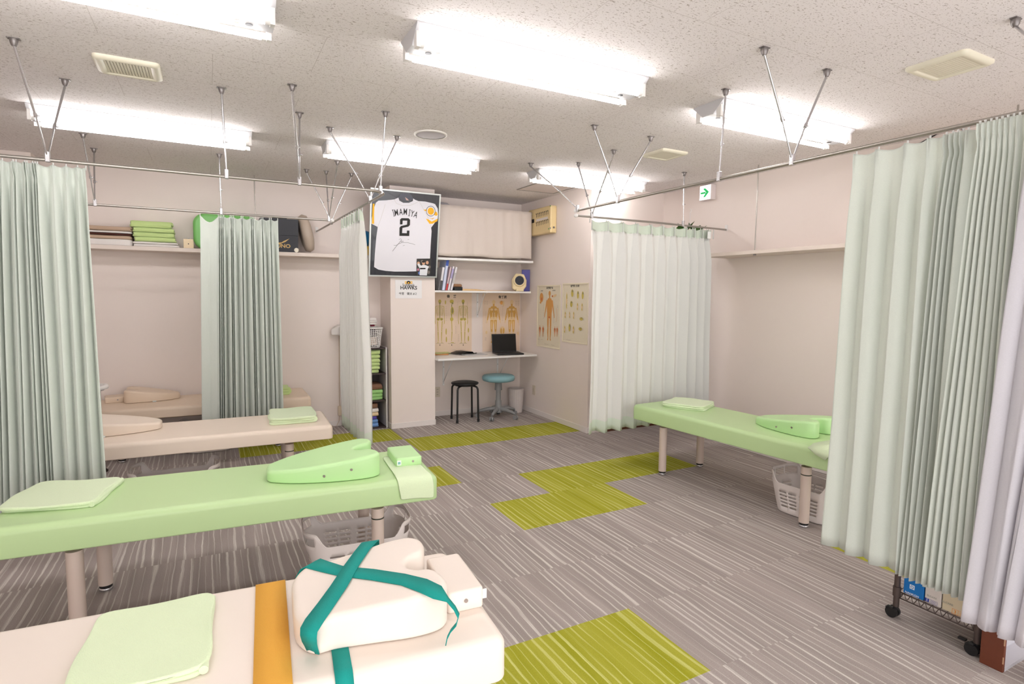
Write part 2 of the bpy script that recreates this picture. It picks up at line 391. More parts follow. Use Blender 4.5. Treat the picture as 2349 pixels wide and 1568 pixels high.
# ================================================================ fluorescent ceiling lights
TUBE=mat('lit_tube',(255,252,252),.5,emit=1)
_b=TUBE.node_tree.nodes['Principled BSDF']; _b.inputs['Emission Color'].default_value=(1,.975,.965,1); _b.inputs['Emission Strength'].default_value=LAMP
REFL=mat('white_enamel',(206,205,208),.5)
def make_light():
    t=thing('fluorescent_light','','ceiling light',(0,0,CZ),group='twin tube ceiling lights')
    L=.625
    prof=[(-.115,0),(-.115,-.006),(-.04,-.072),(.04,-.072),(.115,-.006),(.115,0)]
    b=MB(); n=len(prof)
    v=[(x,y,z) for x in (-L,L) for y,z in prof]
    b.add(v,[(i,i+1,n+i+1,n+i) for i in range(n-1)]+[tuple(range(n)),tuple(range(n,2*n))[::-1]])
    b.build('housing',REFL,t)
    for sx in (-1,1):
        b=MB().cyl((sx*.535,.005,-.0715),(sx*.535,.005,-.0735),.014,n=18); b.build('knockout_hole',BLACK,t)
        MB().cyl((sx*.49,.0,-.072),(sx*.49,.0,-.076),.009,n=14).build('cover_button',mat('pull_button',(238,224,205),.5),t)
    for sy in (-1,1):
        MB().cyl((-.585,sy*.078,-.078),(.585,sy*.078,-.078),.0138,n=14).build('lamp_tube',TUBE,t)
        for sx in (-1,1):
            s=MB().cyl((sx*.585,sy*.078,-.078),(sx*.604,sy*.078,-.078),.0145,n=14).box(min(sx*.604,sx*.622),max(sx*.604,sx*.622),sy*.078-.016,sy*.078+.016,-.094,-.03)
            s.build('lamp_socket',WHITE,t)
    return t
l0=make_light()
LPOS=[(1.425,2.475,'twin tube ceiling light nearest the camera at the top centre'),
 (-.32,4.62,'twin tube ceiling light above the left bays in front of the shelf wall'),
 (1.43,4.565,'twin tube ceiling light hanging in front of the framed jersey'),
 (3.27,4.585,'twin tube ceiling light nearest the breaker panel in the far corner'),
 (3.25,2.50,'twin tube ceiling light above the curtained bay at the right wall'),
 (-.36,2.565,'twin tube ceiling light cut off by the top left edge')]
for k,(x,y,lb) in enumerate(LPOS):
    if k==0: l0.location=(x,y,CZ); l0['label']=lb
    else: copy_tree(l0,(x,y,CZ),0,lb)
# ---- vents, speaker, hatch
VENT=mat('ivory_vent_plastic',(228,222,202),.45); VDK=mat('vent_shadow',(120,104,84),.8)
def vent(x,y,w,d,label,rz=0):
    t=thing('ceiling_vent',label,'ceiling vent',(x,y,CZ),rz,'ivory louvred ceiling vents')
    fr=MB()
    o=rrect(w,d,.025); i=rrect(w-.035,d-.035,.018); n=len(o)
    iw=rrect(w*.74,d*.70,.01)
    v=[(p[0],p[1],0) for p in o]+[(p[0],p[1],-.012) for p in o]+[(p[0],p[1],-.022) for p in i]+[(p[0],p[1],-.018) for p in iw]+[(p[0],p[1],-.006) for p in iw]
    f=[]
    for a in range(4):
        for k in range(n): f.append((a*n+k,(a+1)*n+k,(a+1)*n+(k+1)%n,a*n+(k+1)%n))
    fr.add(v,f,0,True); fr.build('frame',VENT,t)
    MB().box(-w*.37,w*.37,-d*.35,d*.35,-.008,-.004).build('duct_opening',VDK,t)
    g=MB()
    for k in range(15):
        yy=-d*.35+d*.7*(k+.5)/15; g.box(-w*.37,w*.37,yy-.0055,yy+.0055,-.016,-.012)
    g.build('grille',VENT,t)
vent(-.32,3.54,.25,.28,'ivory ceiling vent at the upper left between two lights',PI/2)
vent(3.205,1.53,.28,.27,'large ivory ceiling vent near the upper right corner',0)
vent(3.245,3.525,.27,.26,'small distant ivory ceiling vent above the exit sign',0)
t=thing('ceiling_speaker','round white ceiling speaker above the framed jersey','speaker',(1.43,3.94,CZ))
MB().lathe([(.118,0),(.118,-.006),(.108,-.010),(.104,-.008)],n=40,cap=False).build('rim',mat('speaker_rim',(240,236,230),.5),t)
MB().lathe([(.105,-.004),(.09,-.008),(.02,-.011),(.001,-.011)],n=40,cap=False).build('grille',mat('speaker_mesh',(196,190,194),.7,bump=.5,bscale=900),t)
t=thing('ceiling_hatch','square access hatch with metal frame in the far ceiling corner','hatch',(3.205,5.26,CZ))
b=MB()
for x0,x1,y0,y1 in ((-.235,.235,-.235,-.222),(-.235,.235,.222,.235),(-.235,-.222,-.222,.222),(.222,.235,-.222,.222)): b.box(x0,x1,y0,y1,-.006,0)
b.build('frame',STEEL,t); MB().box(-.222,.222,-.222,.222,-.002,0).build('panel',mat('hatch_board',(222,210,204),.9),t)
a=pz(440,36,CZ); t=thing('ceiling_junction_cover','small white plastic cover with a loose flap on the ceiling','cover',(a.x+.03,a.y+.02,CZ),-.1)
MB().box(-.075,.075,-.04,.04,-.02,0).build('cover',mat('cover_white',(232,226,222),.6),t,mods=[('bevel',.004,2)])
MB().ribbon([(.02,-.04,-.018),(.05,-.07,-.03),(.075,-.085,-.04)],[(.012,.004,0)]*3,.002).build('flap',mat('flap_cream',(230,222,196),.6),t)
# exit sign
SGN=mat('sign_lit_white',(250,252,252),.5,emit=.75)
p=pX(1604,461,4.43); q=pX(1630,455,4.43)
t=thing('exit_sign','white exit guide sign with green arrow high on the right wall','sign',(4.43,(p.y+q.y)/2,p.z))
hw=(p.y-q.y)/2
MB().box(.002,.07,-hw,hw,0,CZ-p.z-.02).build('housing',mat('sign_housing',(232,222,220),.5),t,mods=[('bevel',.004,2)])
MB().box(0,.003,-hw+.004,hw-.004,.004,CZ-p.z-.025).build('face',SGN,t)
F=Flat((4.43,0,0),(0,-1,0),(0,0,1),base=t.location)
GRN=mat('sign_green',(0,176,88),.5,emit=.35)
for pts in ([(1607,442),(1618.5,439.5),(1619,443.5),(1607.5,446)],[(1613,433),(1618,431.5),(1626.5,439.5),(1617.5,452),(1613,452.3),(1620,441)]): F.pxpoly(pts[::-1],0); F.up()
F.text('非',F.px(1609.5,453.5),.038,0)
F.mb.build('arrow',GRN,t)

# ================================================================ curtain rails
RZ=2.12
def rail(label,path,hang,group='steel curtain rails',caps=(),wallend=None,r=.0088):
    o=Vector(path[0]); t=thing('curtain_rail',label,'curtain rail',(o.x,o.y,RZ),group=group)
    L=lambda p: Vector(p)-Vector((o.x,o.y,RZ))
    MB().tube([L(p) for p in path],r,n=12).build('rail_tube',STEEL,t)
    b=MB()
    for p in path[:1]+path[-1:]: pass
    seen=set()
    for (cx,cy),(rx,ry) in hang:
        a=L((cx,cy,CZ)); e=L((rx,ry,RZ+.012)); mid=a.lerp(e,.62)
        rod=MB().cyl(a-Vector((0,0,.03)),mid,.0058,n=10).cyl(mid,e,.0042,n=8).cyl(mid-(e-a)*.02,mid+(e-a)*.02,.0085,n=10)
        sx=rod.tube([mid+Vector((0,0,.0)),mid+Vector((.018,0,0))],.004,n=6)
        rod.build('hanger_rod',CHROME,t)
        c=MB().box(a.x-.024,a.x+.024,a.y-.012,a.y+.012,a.z-.004,a.z).lathe([(.009,-.034),(.014,-.024),(.017,-.010),(.017,-.003)],(a.x,a.y,a.z),14)
        c.build('ceiling_bracket',DKMET,t)
        if (rx,ry) in seen: continue
        seen.add((rx,ry))
        k=MB().box(e.x-.011,e.x+.011,e.y-.011,e.y+.011,e.z-.024,e.z+.03); k.build('rail_clamp',CHROME,t,mods=[('bevel',.003,1)])
    for p in caps:
        q=L(p); MB().lathe([(.004,-.016),(.016,-.01),(.018,0),(.016,.01),(.004,.016)],q,14).build('end_cap',WHITE,t)
    if wallend:
        q=L(wallend[0]); nx,ny=wallend[1]
        MB().box(q.x-.003-abs(ny)*.012,q.x+.003+abs(ny)*.012,q.y-.003-abs(nx)*.012,q.y+.003+abs(nx)*.012,q.z-.012,q.z+.045).build('wall_bracket',WHITE,t)
    return t
YA=3.66; XA=1.035
bend=[(XA-.12*(1-math.sin(k*PI/12)),YA+.12*(1-math.cos(k*PI/12)),RZ) for k in range(7)]
rail('long steel curtain rail at left, bending at the jersey towards the back wall',[(-2.2,YA,RZ),(-1,YA,RZ)]+bend+[(XA,5,RZ),(XA,YB-.01,RZ)],
 [((-.74,3.41),(-.69,YA)),((-.646,3.92),(-.69,YA)),((.098,3.641),(.11,YA)),((.437,3.397),(.50,YA)),((.54,3.887),(.50,YA)),((1.009,3.6),(1.0,YA+.04)),((.769,4.122),(XA,4.11)),((1.232,4.105),(XA,4.11)),((.829,5.6),(XA,5.56)),((1.227,5.562),(XA,5.56))],wallend=((XA,YB-.004,RZ),(0,1)))
YBm=5.35
rail('shorter steel curtain rail in front of the back wall shelf',[(-2.2,YBm,RZ),(-.3,YBm,RZ),(XA-.03,YBm,RZ)],
 [((-.766,5.174),(-.74,YBm)),((-.772,5.659),(-.74,YBm)),((.112,5.357),(.112,YBm)),((1.0,5.582),(XA-.06,YBm)),((1.012,5.122),(XA-.06,YBm))],caps=[(XA-.03,YBm,RZ)])
XC=2.53
rail('steel curtain rail along the right bays ending in mid room',[(XC,3.70,RZ),(XC,2,RZ),(XC,-.4,RZ)],
 [((2.489,4.35),(XC,3.69)),((2.308,3.185),(XC,3.2)),((2.817,3.207),(XC,3.2)),((2.538,2.294),(XC,2.31)),((2.27,1.837),(XC,1.86)),((2.757,1.857),(XC,1.86)),((2.916,1.163),(XC,.80)),((2.2,.62),(XC,.80))],caps=[(XC,3.71,RZ)])
YD=3.93
rail('steel curtain rail reaching the right wall above the pale curtain',[(2.69,YD,RZ),(3.5,YD,RZ),(XR-.01,YD+.06,RZ)],
 [((2.833,4.131),(2.84,YD)),((2.827,3.64),(2.84,YD)),((3.886,3.957),(3.886,YD+.02))],caps=[(2.68,YD,RZ)],wallend=((XR-.004,YD+.06,RZ),(1,0)))

# ================================================================ treatment tables
BLKR=mat('dark_rubber_ring',(52,56,44),.6)
def make_table(label,cx,cy,rz,cush,zb,zt,L=1.85,Wd=.58,lx=.625,ly=.225,cover=None):
    t=thing('treatment_table',label,'treatment table',(cx,cy,0),rz,'padded treatment tables')
    o=rrect(L,Wd,.036,6)
    MB().slab(o,zb,zt,.030,.008,6).build('cushion',cush,t)
    MB().box(-L/2+.12,L/2-.12,-Wd/2+.10,Wd/2-.10,zb-.022,zb).build('underframe',mat('table_underframe',(168,140,116),.7),t)
    for sx in (-1,1):
        for sy in (-1,1):
            x,y=sx*lx,sy*ly
            lg=MB().cyl((x,y,.03),(x,y,zb-.02),.031,n=24).build('leg',LEGM,t)
            MB().lathe([(.026,0),(.0295,.003),(.0295,.013),(.026,.016)],(x,y,0),24).build('chrome_foot',CHROME,lg)
            MB().cyl((x,y,.016),(x,y,.03),.0275,n=24).build('rubber_ring',BLACK,lg)
            if sx>0: MB().lathe([(.0313,zb-.075),(.0318,zb-.074),(.0318,zb-.069),(.0313,zb-.068)],(x,y,0),24,cap=False).build('collar_ring',BLKR,lg)
    return t
T1=make_table('cream treatment table nearest the camera crossed by an orange band',-.207,1.665,math.radians(-4.5),CREAMP,.415,.54)
T2=make_table('green treatment table at left behind the near cream one',.112,3.045,math.radians(-4.4),GREEN,.415,.54,Wd=.57)
T3=make_table('cream treatment table in the middle row behind the left green one',-.135,4.565,math.radians(-2.5),CREAM,.402,.505,Wd=.585)
T4=make_table('tan treatment table against the back wall under the long shelf',-.075,6.02,math.radians(-.8),TAN,.375,.47,Wd=.62)
T5=make_table('green treatment table along the right wall beside the pale curtain',3.522,2.862,math.radians(-86.85),GREEN,.415,.54,Wd=.57,lx=.612,ly=.226)

# ---- contoured chest pillows: wide notched end at +x, narrow end at -x, thick at the notch
SNAP=mat('snap_button',(170,160,155),.3,metal=.8)
def pillow_outline(L,Wd,notch,sq=.5):
    top=[]  # upper half from narrow tip to notch
    hw=Wd/2
    ctrl=[(-L/2,0),(-L/2+.004,hw*.30*sq*2),(-L/2+.042,hw*.50*sq*2),(-L*.25,hw*(.60+.5*sq*.6)),(0,hw*.93),(L*.22,hw*1.0),(L*.40,hw*.97),(L*.485,hw*.82),(L*.5,hw*.62),(L*.475,hw*.40),(L*.43,hw*.27),(L*.5-notch*.75,hw*.20),(L*.5-notch,0)]
    def cr(P,n=5):
        out=[]
        for i in range(len(P)-1):
            p0=P[max(i-1,0)] if i>0 else (P[1][0],-P[1][1]); p1,p2=P[i],P[i+1]; p3=P[i+2] if i+2<len(P) else (P[-2][0],-P[-2][1])
            for k in range(n):
                t=k/n
                out.append(tuple(.5*((2*p1[a])+(-p0[a]+p2[a])*t+(2*p0[a]-5*p1[a]+4*p2[a]-p3[a])*t*t+(-p0[a]+3*p1[a]-3*p2[a]+p3[a])*t**3) for a in (0,1)))
        out.append(P[-1]); return out
    up=cr(ctrl); lo=[(x,-y) for x,y in up[1:-1]]
    return [up[0]]+lo+[up[-1]]+up[1:-1][::-1]
def make_pillow(label,cx,cy,z,rz,L,Wd,h0,h1,m,notch=.11,sq=.5,snaps=True,flip=1):
    t=thing('chest_pillow',label,'pillow',(cx,cy,z),rz,'notched chest pillows')
    o=pillow_outline(L,Wd,notch,sq)
    f=lambda x,y: h0+(h1-h0)*min(1,max(0,(x+L/2)/L*1.12))
    MB().slab(o,.002,h1,.018,.006,6,top=f).build('pad',m,t)
    if snaps:
        for xx,zz in ((-L*.02,.35),(L*.22,.5)):
            # buttons sit on the front side surface
            yy=min((abs(px_-xx),py_) for px_,py_ in o if py_<0)[1]
            MB().cyl((xx,yy+.004,f(xx,0)*zz+.004),(xx,yy-.004,f(xx,0)*zz+.004),.006,n=12).build('snap_button',SNAP,t)
    return t,o,f
def R(a): return math.radians(a)
P1,o1,f1=make_pillow('cream chest pillow bound with a crossed teal strap on the near table',.382,1.612,.54,R(-4.5),.405,.385,.085,.122,CREAMP,notch=.085,sq=.85,snaps=False)
P2,o2,f2=make_pillow('large green chest pillow on the left green table',.495,3.005,.54,R(-4.4),.535,.385,.055,.118,GREENP)
P3,o3,f3=make_pillow('cream chest pillow half hidden by the left curtain on the middle table',-.59,4.70,.505,R(180-2.5),.53,.37,.05,.105,CREAM,snaps=False)
P4,o4,f4=make_pillow('tan chest pillow on the table against the back wall',-.485,6.17,.47,R(180),.43,.31,.05,.115,TAN,snaps=False)
P5,o5,f5=make_pillow('green chest pillow on the table along the right wall',3.61,2.555,.54,R(-86),.50,.36,.05,.112,GREENP)
TAGW=mat('tag_white',(236,240,238),.7); TAGT=mat('tag_teal',(60,160,160),.7)
for P_,q in ((P3,(.05,-.186,.0)),(P4,(-.02,-.156,.0))):
    # small maker's tags peeping from under the side facing the room
    MB().box(q[0]-.014,q[0]+.014,-q[1]-.002,-q[1]+.006,.002,.012).build('care_tag',TAGW,P_)
def block(label,x,y,z,rz,w,d,h,m,tagpos=None,snap=None):
    t=thing('block_pillow',label,'pillow',(x,y,z),rz,'small block pillows')
    MB().slab(rrect(w,d,.012,3),0,h,.008,.004,3).build('pad',m,t)
    if tagpos:
        g=MB().box(tagpos[0]-.011,tagpos[0]+.011,tagpos[1]-.0012,tagpos[1]+.0012,.008,.034).build('care_tag',TAGW,t)
        tt=MB()
        for dx in (-.0055,.001): tt.box(tagpos[0]+dx,tagpos[0]+dx+.0045,tagpos[1]-.0018,tagpos[1]+.0018,.014,.027)
        tt.build('tag_print',TAGT,g)
    if snap: MB().cyl((snap[0],-d/2+.003,h*.5),(snap[0],-d/2-.003,h*.5),.006,n=12).build('snap_button',SNAP,t)
    return t
b1=block('cream block pillow beside the strapped pillow on the near table corner',  .650,1.597,.54,R(-4.5),.112,.245,.062,CREAMP,snap=(.0,0))
MB().box(.0545,.069,-.112,-.108,.020,.048).build('care_tag',TAGW,b1)
block('bright green block pillow on a towel at the end of the left green table',.932,3.015,.549,R(-4.4),.14,.25,.046,GREENP,tagpos=(-.055,-.126),snap=(.02,0))
block('tan block pillow left of the tan chest pillow at the back wall',-.785,6.20,.47,R(8),.15,.16,.05,TAN,snap=(.02,0))

# ---- folded towels
def towel(label,x,y,z,rz,w,d,h,m,layers=2,group='folded lime towels',rough=.004,fold='r',skew=0,seed=0,cat='towel',name='folded_towel'):
    r_=random.Random(seed+int(1000*abs(x+3*y)))
    b=MB(); lh=h/layers
    ph=[r_.uniform(0,6) for _ in range(6)]
    for k in range(layers):
        ww=w*(1-.03*r_.random()); dd=d*(1-.03*r_.random()); ox=r_.uniform(-.006,.006); oy=r_.uniform(-.006,.006)
        out=[]
        n=14
        for (ax,ay),(bx,by) in (((-1,-1),(1,-1)),((1,-1),(1,1)),((1,1),(-1,1)),((-1,1),(-1,-1))):
            for q in range(n):
                t=q/n; px_=ax+(bx-ax)*t; py_=ay+(by-ay)*t
                # rounded corners by superellipse pull
                s=1/max(1,(abs(px_)**9+abs(py_)**9)**(1/9))
                out.append((ox+px_*s*ww/2+skew*py_*d/2+rough*math.sin(7*t+ph[0]+k),oy+py_*s*dd/2+rough*math.sin(6*t+ph[1]+k*2)))
        z0,z1=k*lh,(k+1)*lh+.001
        top=lambda X,Y,z1=z1: z1+rough*.5*(math.sin(X*23+ph[2])+math.sin(Y*27+ph[3]))*(1 if k==layers-1 else .4)
        b.slab(out,z0,z1,min(lh*.55,.012),min(lh*.4,.01),4,top=top)
    # rounded fold joining the layers on one side
    if layers>1 and fold:
        sgn=1 if fold in('r','f') else -1
        pts=[]
        N=10
        for q in range(N+1):
            t=q/N*2-1
            pts.append((sgn*(w/2-h*.35)+skew*t*d/2,t*(d/2-.012),h/2) if fold in('r','l') else (t*(w/2-.012)+skew*sgn*-d/2*0,-sgn*(d/2-h*.35),h/2))
        b.tube(pts,[h*.5*(.92+.08*math.sin(5*k_)) for k_ in range(N+1)],n=12)
    o=b.build(name,m,loc=(x,y,z)); o.rotation_euler=(0,0,rz)
    return tag(o,label,cat,group)
towel('large pale lime towel folded on the near cream table',-.172,1.695,.54,R(-3),.30,.385,.024,LIMEC,2,fold='r')
towel('pale lime towel folded at the left end of the left green table',-.605,3.155,.54,R(-14),.36,.36,.026,LIMEC,2,fold='r',skew=-.03)
towel('pale lime towel folded at the right end of the middle cream table',.535,4.585,.505,R(-4),.33,.40,.05,LIMEC,3,fold='r')
towel('lime towel rolled on the back wall table behind the hanging curtain',.53,6.0,.47,R(2),.30,.22,.07,LIME,3,fold='r')
towel('pale lime towel folded at the far end of the right green table',3.555,3.49,.54,R(26),.33,.36,.04,LIMEC,3,fold='r')
# ---- draped hand towels
def drape(name,label,path,halfw,m,th=.005,cat='towel',group=None,wav=.004,nx=8):
    """cloth strip following path (list of points) with half width vectors"""
    v=[];f=[]
    N=len(path)
    for i,(p,h) in enumerate(zip(path,halfw)):
        p,h=Vector(p),Vector(h)
        for k in range(nx+1):
            t=k/nx*2-1
            q=p+h*t; q+=Vector((0,0,wav*math.sin(3.1*t+i*.9)*.5)); v.append(q)
    for i in range(N-1):
        for k in range(nx): f.append((i*(nx+1)+k,(i+1)*(nx+1)+k,(i+1)*(nx+1)+k+1,i*(nx+1)+k+1))
    o=MB().add(v,f,0,True).build(name,m,mods=[('solid',th,1),('sub',1)]); return tag(o,label,cat,group)
c,s=math.cos(R(-4.4)),math.sin(R(-4.4))
def l2(x,y,z): return (.112+x*c-y*s,3.045+x*s+y*c,z)
fe=-.285
path=[l2(.80,.14,.5455),l2(.80,.02,.5455),l2(.80,-.10,.5455),l2(.80,-.2,.5455),l2(.80,fe+.03,.5455),l2(.803,fe+.008,.540),l2(.806,fe-.005,.52),l2(.81,fe-.007,.49),l2(.812,fe-.008,.462),l2(.812,fe-.010,.437)]
hv=(.085*c,.085*s,0)
drape('hand_towel','pale lime hand towel hanging over the front edge of the left green table',path,[hv]*4+[(.09*c,.09*s,0)]*4+[(.086*c,.086*s,-.006)]*2,LIMEC,th=.004)
# triangular corner towel on T5
pa=[pz(1893,1000,.547),pz(1890,1014,.547),pX(1880,1024,3.262)]
v=[pz(1868,1017,.546),pz(1912,1008,.546),pz(1935,1010,.546),pX(1852,1027,3.245),pX(1878,1026,3.25),pX(1925,1030,3.25),pX(1872,1042,3.243),pX(1893,1055,3.243),pX(1912,1040,3.243),pX(1930,1045,3.243)]
v[3]=pz(1852,1027,.545)
v=[pz(1866,1017,.546),pz(1912,1008,.546),pz(1940,1012,.546), pz(1853,1027,.545),pz(1885,1031,.545),pz(1935,1036,.545), pX(1870,1041,3.262),pX(1893,1055,3.258),pX(1912,1037,3.262)]
f=[(0,3,4,1),(1,4,5,2),(3,6,7,4),(4,7,8),(4,8,5)]
o=MB().add(v,f,0,True).build('hand_towel',LIMEC,mods=[('solid',.004,1)]); tag(o,'pale lime hand towel with a pointed corner draped over the right green table edge','towel')

# ---- straps on the near cream table
OR=mat('ochre_elastic',(228,168,62),.8,bump=.5,bscale=500,var=.06)
TEAL=mat('teal_elastic_strap',(0,148,138),.85,bump=.7,bscale=500,var=.08)
def t1(x,y,z):
    c,s=math.cos(R(-4.5)),math.sin(R(-4.5)); return Vector((-.207+x*c-y*s,1.665+x*s+y*c,z))
yh=.29
def around(x,n=8,up=.0040,bot=.40):
    pts=[(x,yh+up,bot),(x,yh+up,.50)]
    for k in range(n+1):
        a=PI/2*k/n; pts.append((x,yh-.034+(.034+up)*math.cos(a),.506+(.034+up)*math.sin(a)))
    pts.append((x,0,.54+up))
    for k in range(n+1):
        a=PI/2*(1-k/n); pts.append((x,-yh+.034-(.034+up)*math.cos(a),.506+(.034+up)*math.sin(a)))
    pts+=[(x,-yh-up,.50),(x,-yh-up,bot)]
    return pts
ob_x=.333
pp=[t1(*p) for p in around(ob_x)]
hw=t1(.0435,0,0)-t1(0,0,0)
o=MB().ribbon(pp,[hw]*len(pp),.003).build('elastic_band',OR); tag(o,'wide orange band stretched across the near cream treatment table','strap')
# teal strap: over the table front, two crossing strands over the pillow and one loose end
def on1(x,y,lift=.0025):
    z=.62
    for _ in range(12):
        p=pz(x,y,z); c,s=math.cos(R(4.5)),math.sin(R(4.5)); dx,dy=p.x-.382,p.y-1.612
        z=.54+f1(dx*c-dy*s,dx*s+dy*c)+lift
    return pz(x,y,z)
def strand(pxs,lifts=None):
    """pairs of pixel edges (left edge, right edge) on the pillow top"""
    pts=[];hw=[]
    for k,(a,b) in enumerate(pxs):
        lf=lifts[k] if lifts else .0025
        A,B=on1(*a,lf),on1(*b,lf); pts.append((A+B)/2); hw.append((B-A)/2)
    return pts,hw
sb=MB()
# strand A: near-left corner to far lobe
pts,hw=strand([((829,1245),(867,1239)),((812,1266),(848,1259)),((787,1300),(824,1295)),((757,1345),(797,1343)),((729,1383),(768,1387)),((700,1420),(743,1424)),((689,1440),(728,1448))],[.001,.0055,.0055,.0055,.0025,.0025,.002])
# wraps down behind the lobe and down the near side
far=pts[0]+Vector((.012,.03,-.012)); pts=[far+Vector((.004,.012,-.10)),far]+pts; hw=[hw[0],hw[0]]+hw
nb=pz(704,1486,.545); na=pz(702,1462,.60)
e=pts[-1]
pts+=[(pz(689,1455,.617)+pz(726,1464,.617))/2,(pz(693,1470,.590)+pz(727,1478,.590))/2,(pz(699,1479,.565)+pz(728,1486,.565))/2,(pz(706,1494,.5445)+pz(732,1500,.5445))/2]
hw+=[hw[-1]*.95,hw[-1]*.88,hw[-1]*.8,hw[-1]*.72]
sb.ribbon(pts,hw,.0025)
# strand B: far-left edge across to the right lobe and the loose curling end
pts,hw=strand([((700,1301),(735,1281)),((735,1310),(755,1288)),((778,1320),(790,1299)),((850,1329),(858,1305)),((920,1341),(930,1316)),((962,1357),(980,1328)),((993,1372),(1013,1344))],[.0015,.0025,.0025,.0028,.0025,.0025,.004])
s0=pts[0]; pts=[s0+Vector((-.03,.022,-.085)),s0+Vector((-.026,.018,-.035)),s0+Vector((-.013,.009,-.008))]+pts; hw=[hw[0]]*3+hw
E0=pts[-1]
en=[(1027,1375,.650,.013),(1043,1394,.640,.011),(1052,1412,.622,.010),(1047,1431,.600,.0085),(1034,1446,.580,.007),(1026,1462,.562,.006),(1023,1477,.546,.005)]
for k,(x,y,z,w_) in enumerate(en):
    p=pz(x,y,z); pts.append(p); hw.append(Vector((.45,.75,-.15+.05*k)).normalized()*w_*1.1)
sb.ribbon(pts,hw,.0025)
# strand C: lies on the table and down its front
xx=.493
fr=[t1(xx+.004,-.12,.5425),t1(xx+.002,-.2,.5425)]+[t1(xx+q*0,p[1],p[2]) for q,p in enumerate(around(xx)[12:])]
hwv=t1(.0215,0,0)-t1(0,0,0)
sb.ribbon(fr,[hwv]*len(fr),.0025)
o=sb.build('elastic_strap',TEAL); tag(o,'teal elastic strap crossed over the cream pillow with a loose curling end','strap')

# ================================================================ plastic baskets under the tables
def basket_mesh(w,d,h,taper=.82,hh=.07,wins=True):
    """oval-cornered tub, slots cut in the sides, raised handles on the short (+-x) ends"""
    n=120; per=[]
    o=rrect(w,d,min(w,d)*.33,6)
    # resample perimeter evenly
    P=[Vector(p) for p in o]; L=[0]
    for i in range(len(P)): L.append(L[-1]+(P[(i+1)%len(P)]-P[i]).length)
    pts=[]
    for k in range(n):
        s=L[-1]*k/n; i=max(j for j in range(len(P)) if L[j]<=s+1e-9); t=(s-L[i])/(L[i+1]-L[i]+1e-12); pts.append(P[i].lerp(P[(i+1)%len(P)],t))
    def hz(p):
        u=abs(p.x)/(w/2); return hh*max(0,min(1,(u-.62)/.2))**1 if u>.62 else 0
    rows=[0,.02,.06,.22,.27,.34,.39,.46,.51,.58,.63,.70,.75,.86,.92]
    v=[];f=[]
    NR=len(rows)+4
    for r in range(NR):
        for p in pts:
            e=hz(p); e=e*e*(3-2*e/hh)/hh if hh>0 and e>0 else 0
            if r<len(rows): fr=rows[r]; z=h*fr
            else:
                q=(r-len(rows)+1)/4
                z=h*(.92)+(h*.08+e)*q
            k=taper+(1-taper)*min(1.15,z/h)
            if r==0: k*=.93
            v.append((p.x*k,p.y*k,z))
    slots={3,5,7,9,11}
    for r in range(NR-1):
        for i in range(n):
            p=(pts[i]+pts[(i+1)%n])/2; u,vv=abs(p.x)/(w/2),abs(p.y)/(d/2)
            if r in slots:
                side=vv>.93 and .06<u<.62 and not (.29<u<.34)
                end=u>.9 and .06<vv<.6
                if side or end: continue
            if wins and r in (len(rows),len(rows)+1) and u>.83 and vv<.86 and not (.26<vv<.33): continue
            f.append((r*n+i,r*n+(i+1)%n,(r+1)*n+(i+1)%n,(r+1)*n+i))
    f.append(tuple(range(n))[::-1])
    rim=[v[(NR-1)*n+i] for i in range(n)]
    return v,f,rim
def basket(label,x,y,rz,w,d,h,hh=.07):
    t=thing('plastic_basket',label,'basket',(x,y,.004),rz,'pale plastic baskets under the tables')
    v,f,rim=basket_mesh(w,d,h,hh=hh)
    MB().add(v,f,0,True).build('tub',PLAST,t,mods=[('solid',.003,1)])
    MB().tube(rim,.004,n=8,closed=True).build('rim',PLAST,t)
    return t
basket('pale plastic basket under the right end of the left green table',.66,2.985,R(-5),.53,.33,.20)
basket('pale plastic basket under the right green table behind its near leg',3.562,2.35,R(-86),.46,.335,.205)
basket('pale plastic basket under the middle cream table with two raised handles',-.235,4.42,R(-3),.52,.34,.215,hh=.075)
basket('pale plastic basket on the floor under the back wall table',-.04,5.96,R(-2),.46,.36,.2)

